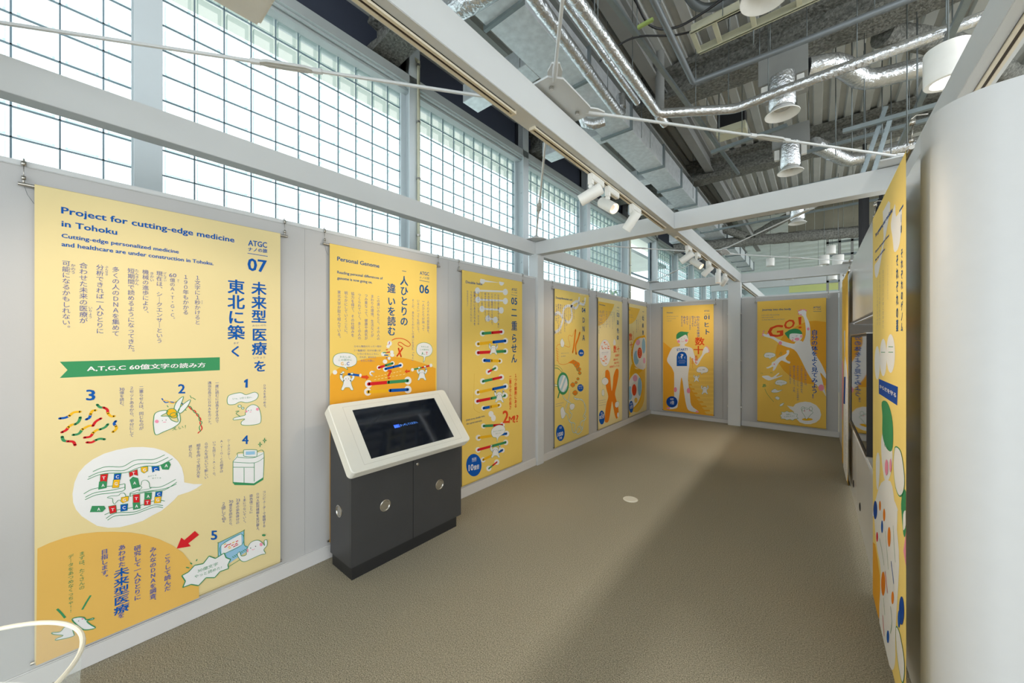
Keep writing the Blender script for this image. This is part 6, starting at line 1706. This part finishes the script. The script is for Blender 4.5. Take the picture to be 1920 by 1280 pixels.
# struts
def strut(p, q, label, hang=()):
    t = thing('strut_channel', label, 'strut', p); ob('channel', MB().chan(p, q), STRUT, t); rods(t, hang); return t
strut((-1.10, 5.69, 4.2), (-.25, 5.56, 4.2), 'zinc strut channel left of the nearer bell diffuser', [(-1.0, 5.68, 4.2), (-.4, 5.58, 4.2)])
strut((.246, 5.46, 3.9), (1.0, 5.44, 3.9), 'zinc strut channel at right crossing the perforated angles', [(.42, 5.46, 3.9), (.8, 5.44, 3.9)])
strut((-.33, 6.58, 4.22), (1.2, 6.53, 4.22), 'long zinc strut channel under the farther silver duct bend', [(.5, 6.56, 4.2), (.9, 6.55, 4.2)])
strut((-1.6, 8.0, 4.2), (.3, 7.9, 4.2), 'zinc strut channel just above the first cross beam', [(-1.2, 8.0, 4.2), (-.2, 7.95, 4.2)])
strut((.84, 3.6, 4.0), (.82, 6.5, 4.0), 'sloping zinc strut channel beside the white downlight', [(.84, 4.6, 4.0), (.83, 5.6, 4.0)])
strut((-1.43, 2.6, 4.62), (-1.06, 7.76, 4.62), 'long thin zinc strut rail running away over the brace rod', [(-1.36, 3.6, 4.62), (-1.2, 5.9, 4.62)])
strut((-1.9, 10.1, 4.3), (1.2, 9.9, 4.3), 'zinc strut channel beyond the first cross beam', [(-1.0, 10.05, 4.3), (.6, 9.95, 4.3)])
for i, (p, q) in enumerate((((.57, 5.5, 4.08), (.39, 5.55, 3.42)), ((.60, 5.45, 3.93), (.45, 5.5, 3.30)))):
    p, q = Vector(p), Vector(q); m = MB(); d = (q - p)
    m.bar(p[:], q[:], .004, .045).bar((p + Vector((.018, 0, 0)))[:], (q + Vector((.018, 0, 0)))[:], .04, .004)
    t = tag(ob('perforated_angle', m, STRUT), ('upper perforated steel angle leaning above the brace rod end', 'lower perforated steel angle leaning above the brace rod end')[i], 'bracket')
    hm = MB()
    for k in range(12):
        c = p.lerp(q, (k + .5) / 12); e = d.normalized() * .011; hm.bar((c - e)[:], (c + e)[:], .007, .012)
    ob('slots', hm, BLACK, t, kind='stuff')
# black hanging posts behind the right wall
for i, (x, y, z1) in enumerate(((.67, 9.4, 4.35), (.77, 9.5, 4.45), (.66, 8.55, 5.0), (.95, 9.5, 4.6))):
    tag(ob('black_post', MB().bbox(x - .025, y - .025, 0, x + .025, y + .025, z1, .003), BLACK), ['thin black post standing behind the farther right-hand banner', 'black post beside the thin one behind the right wall', 'tall black post showing above the first cross beam at right', 'rearmost black post behind the right wall'][i], 'post')
tag(ob('black_brace', MB().bar((.715, 9.40, 3.0), (.925, 9.5, 4.2), .03, .03), BLACK), 'black diagonal brace behind the right wall', 'brace')
# cable ladder
CL = thing('cable_ladder', 'cream painted cable ladder frame under the girder', 'frame', (-.2, 4.02, 4.6))
for y in (3.86, 4.19): ob('side_rail', MB().box(-.925, y - .006, 4.6, 1.3, y + .006, 4.68).box(-.925, y - .02, 4.6, 1.3, y + .02, 4.607), CREAM, CL)
for x in (-.92, -.73, -.44, -.10, .25, .6, 1.0): ob('rung', MB().box(x - .02, 3.86, 4.607, x + .02, 4.19, 4.627), CREAM, CL)
rods(CL, [(-.65, 3.84, 4.6), (-.65, 4.21, 4.6), (.13, 4.21, 4.6), (-.2, 3.84, 4.6)])
def sm3(P, k=6):
    P = [Vector(p) for p in P]; o = []
    for i in range(len(P) - 1):
        a, b, c, d = P[max(i - 1, 0)], P[i], P[i + 1], P[min(i + 2, len(P) - 1)]
        for s in range(k):
            t = s / k; o.append((.5 * (2 * b + (c - a) * t + (2 * a - 5 * b + 4 * c - d) * t * t + (3 * b - a - 3 * c + d) * t ** 3))[:])
    return o + [P[-1][:]]
tag(ob('cable', MB().tube(sm3([(-1.45, 2.9, 4.75), (-1.25, 3.13, 4.66), (-1.19, 3.45, 4.56), (-1.03, 3.66, 4.58), (-.8, 3.76, 4.66), (-.3, 3.72, 4.72), (.4, 3.7, 4.75)]), .011, 6), BLACK), 'upper sagging black cable running to the cream ladder', 'cable')
tag(ob('cable', MB().tube(sm3([(-1.72, 3.5, 4.5), (-1.53, 3.545, 4.6), (-1.33, 3.6, 4.62), (-.98, 3.9, 4.66), (-.41, 4.05, 4.72), (.3, 4.05, 4.72)]), .009, 6), BLACK), 'lower black cable passing over the cream ladder', 'cable')
tag(ob('cable_tag', MB().bbox(-1.24, 3.28, 4.44, -1.10, 3.31, 4.47, .004), mat('yellow_green_tag', (170, 190, 110), .6)), 'small yellow green tag hanging on the black cables', 'tag')
for i, o_ in enumerate((0, .10)):
    tag(ob('curved_duct', MB().tube(sm3([(-.98 + o_, 3.2 - o_, 4.95), (-.94 + o_, 3.75 - o_, 4.92), (-.84 + o_, 4.0 - o_, 4.9), (-.60 + o_, 4.06 - o_, 4.9), (-.2, 3.95 - o_, 4.9), (.6, 3.9 - o_, 4.9)]), .04, 12), mat('dull_grey_conduit', (128, 134, 138))), ('outer curved grey duct at the top edge above the cream ladder', 'inner curved grey duct at the top edge above the cream ladder')[i], 'duct')
BX = thing('junction_box', 'black and cream box hanging left of the farther bell diffuser', 'box', (-.9, 5.9, 4.5))
ob('black_top', MB().bbox(-1.05, 5.8, 4.58, -.72, 6.0, 4.78, .004), BLACK, BX); ob('cream_base', MB().bbox(-1.06, 5.79, 4.48, -.71, 6.01, 4.58, .004), CREAM, BX); rods(BX, [(-1.03, 5.79, 4.4), (-.75, 5.79, 4.4)])
HR = [(-.77, 4.9, 4.3), (-.45, 4.2, 4.45), (.2, 5.8, 3.8), (.33, 5.6, 3.7), (.7, 5.2, 3.5), (.62, 6.1, 3.6), (.95, 5.0, 3.7), (-1.9, 5.2, 4.5), (-2.6, 4.4, 4.7), (-2.75, 3.6, 4.7), (.75, 6.6, 3.6), (.5, 6.4, 3.7)]
hr0 = None; g = ['']
for i, (x, y, z) in enumerate(HR):
    o = ob('hanger_rod', MB().tube([(x, y, z), (x, y, 5.36)], .005, 6), ROD, origin=(x, y, 5.36)); o['label'] = 'thin bare steel hanger rod dropping from the roof deck among the ceiling services'; o['category'] = 'rod'; o['group'] = 'bare hanger rods'
# downlights (lit, white cylinders)
def downlight(x, y, z, r, h, label, lit=True, top=5.36):
    t = thing('cylinder_downlight', label, 'downlight', (x, y, z), 'white cylinder downlights of the hall')
    ob('housing', MB().lathe((x, y, z), [(r * .72, .004), (r * .74, 0), (r * .97, 0), (r, .006), (r, h - .006), (r * .97, h), (.001, h)], n=32, cap=False), FIX, t)
    ob('lens', MB().lathe((x, y, z + .006), [(r * .72, 0), (.001, 0)], n=32, cap=False), COOL if lit else FIX, t, 'bright white lens')
    if top: ob('stem', MB().tube([(x, y, z + h), (x, y, top)], .004, 6), ROD, t)
downlight(.58, 3.14, 3.05, .095, .19, 'lit white cylinder downlight at top right beside the white beam')
for i, (x, y, z) in enumerate(((-.95, 12.6, 3.7), (.35, 12.9, 3.9), (.2, 12.0, 3.5), (.42, 11.0, 3.3), (.4, 13.6, 3.3), (-.55, 13.2, 3.35), (.1, 14.2, 3.6))):
    downlight(x, y, z, .10, .22, ['small white downlight above the second cross beam near its middle', 'white downlight in the far cluster, highest at right', 'white downlight in the far cluster, middle at right', 'white downlight in the far cluster against the right banner top', 'white downlight in the far cluster, lowest at right', 'white downlight under the second cross beam left of centre', 'white downlight at the back of the far cluster'][i], False)
# conduit risers on the window columns
for i, (y, x) in enumerate(((2.735, -3.77), (9.5, -3.77))):
    t = thing('riser_pipe', ('cream vertical riser pipe on the column between the second and third window bays', 'cream vertical riser pipe on the column before the clear window')[i], 'pipe', (x, y, 2.4))
    ob('tube', MB().tube([(x, y, 0), (x, y, 5.05), (x - .1, y - .05, 5.15)], .02, 10), CREAM, t)
    for z in (2.9, 3.6, 4.3, 5.0): ob('clip', MB().lathe((x, y, z), [(.026, -.012), (.026, .012)], n=10), CHROME, t)
# far hall bits seen between the beams
m = MB().box(-3.9, 19.9, 0, 9, 20.1, 3.9)
t = struct('trim_4', MB().box(-3.9, 20, 4.0, 9, 20.25, 4.3), WHITE, 'pale cross beam at the back of the far hall', 'trim')
FG = thing('lattice_frame', 'dark green lattice of grilles and shelving at the far right of the hall', 'frame', (.9, 15, 4))
for k in range(6): ob('post', MB().box(.3 + k * .28, 15, 0, .36 + k * .28, 15.08, 5.3), GREYST, FG)
for k in range(5): ob('rail', MB().box(.3, 15, 3.4 + k * .4, 1.8, 15.06, 3.46 + k * .4), STRUT, FG)
t = tag(ob('yellow_banding', MB().box(-1.0, 24, 4.1, 3.2, 24.05, 4.5), mat('pale_yellow_green', (222, 228, 150), .7)), 'pale yellow green band on the far end of the hall', 'panel')
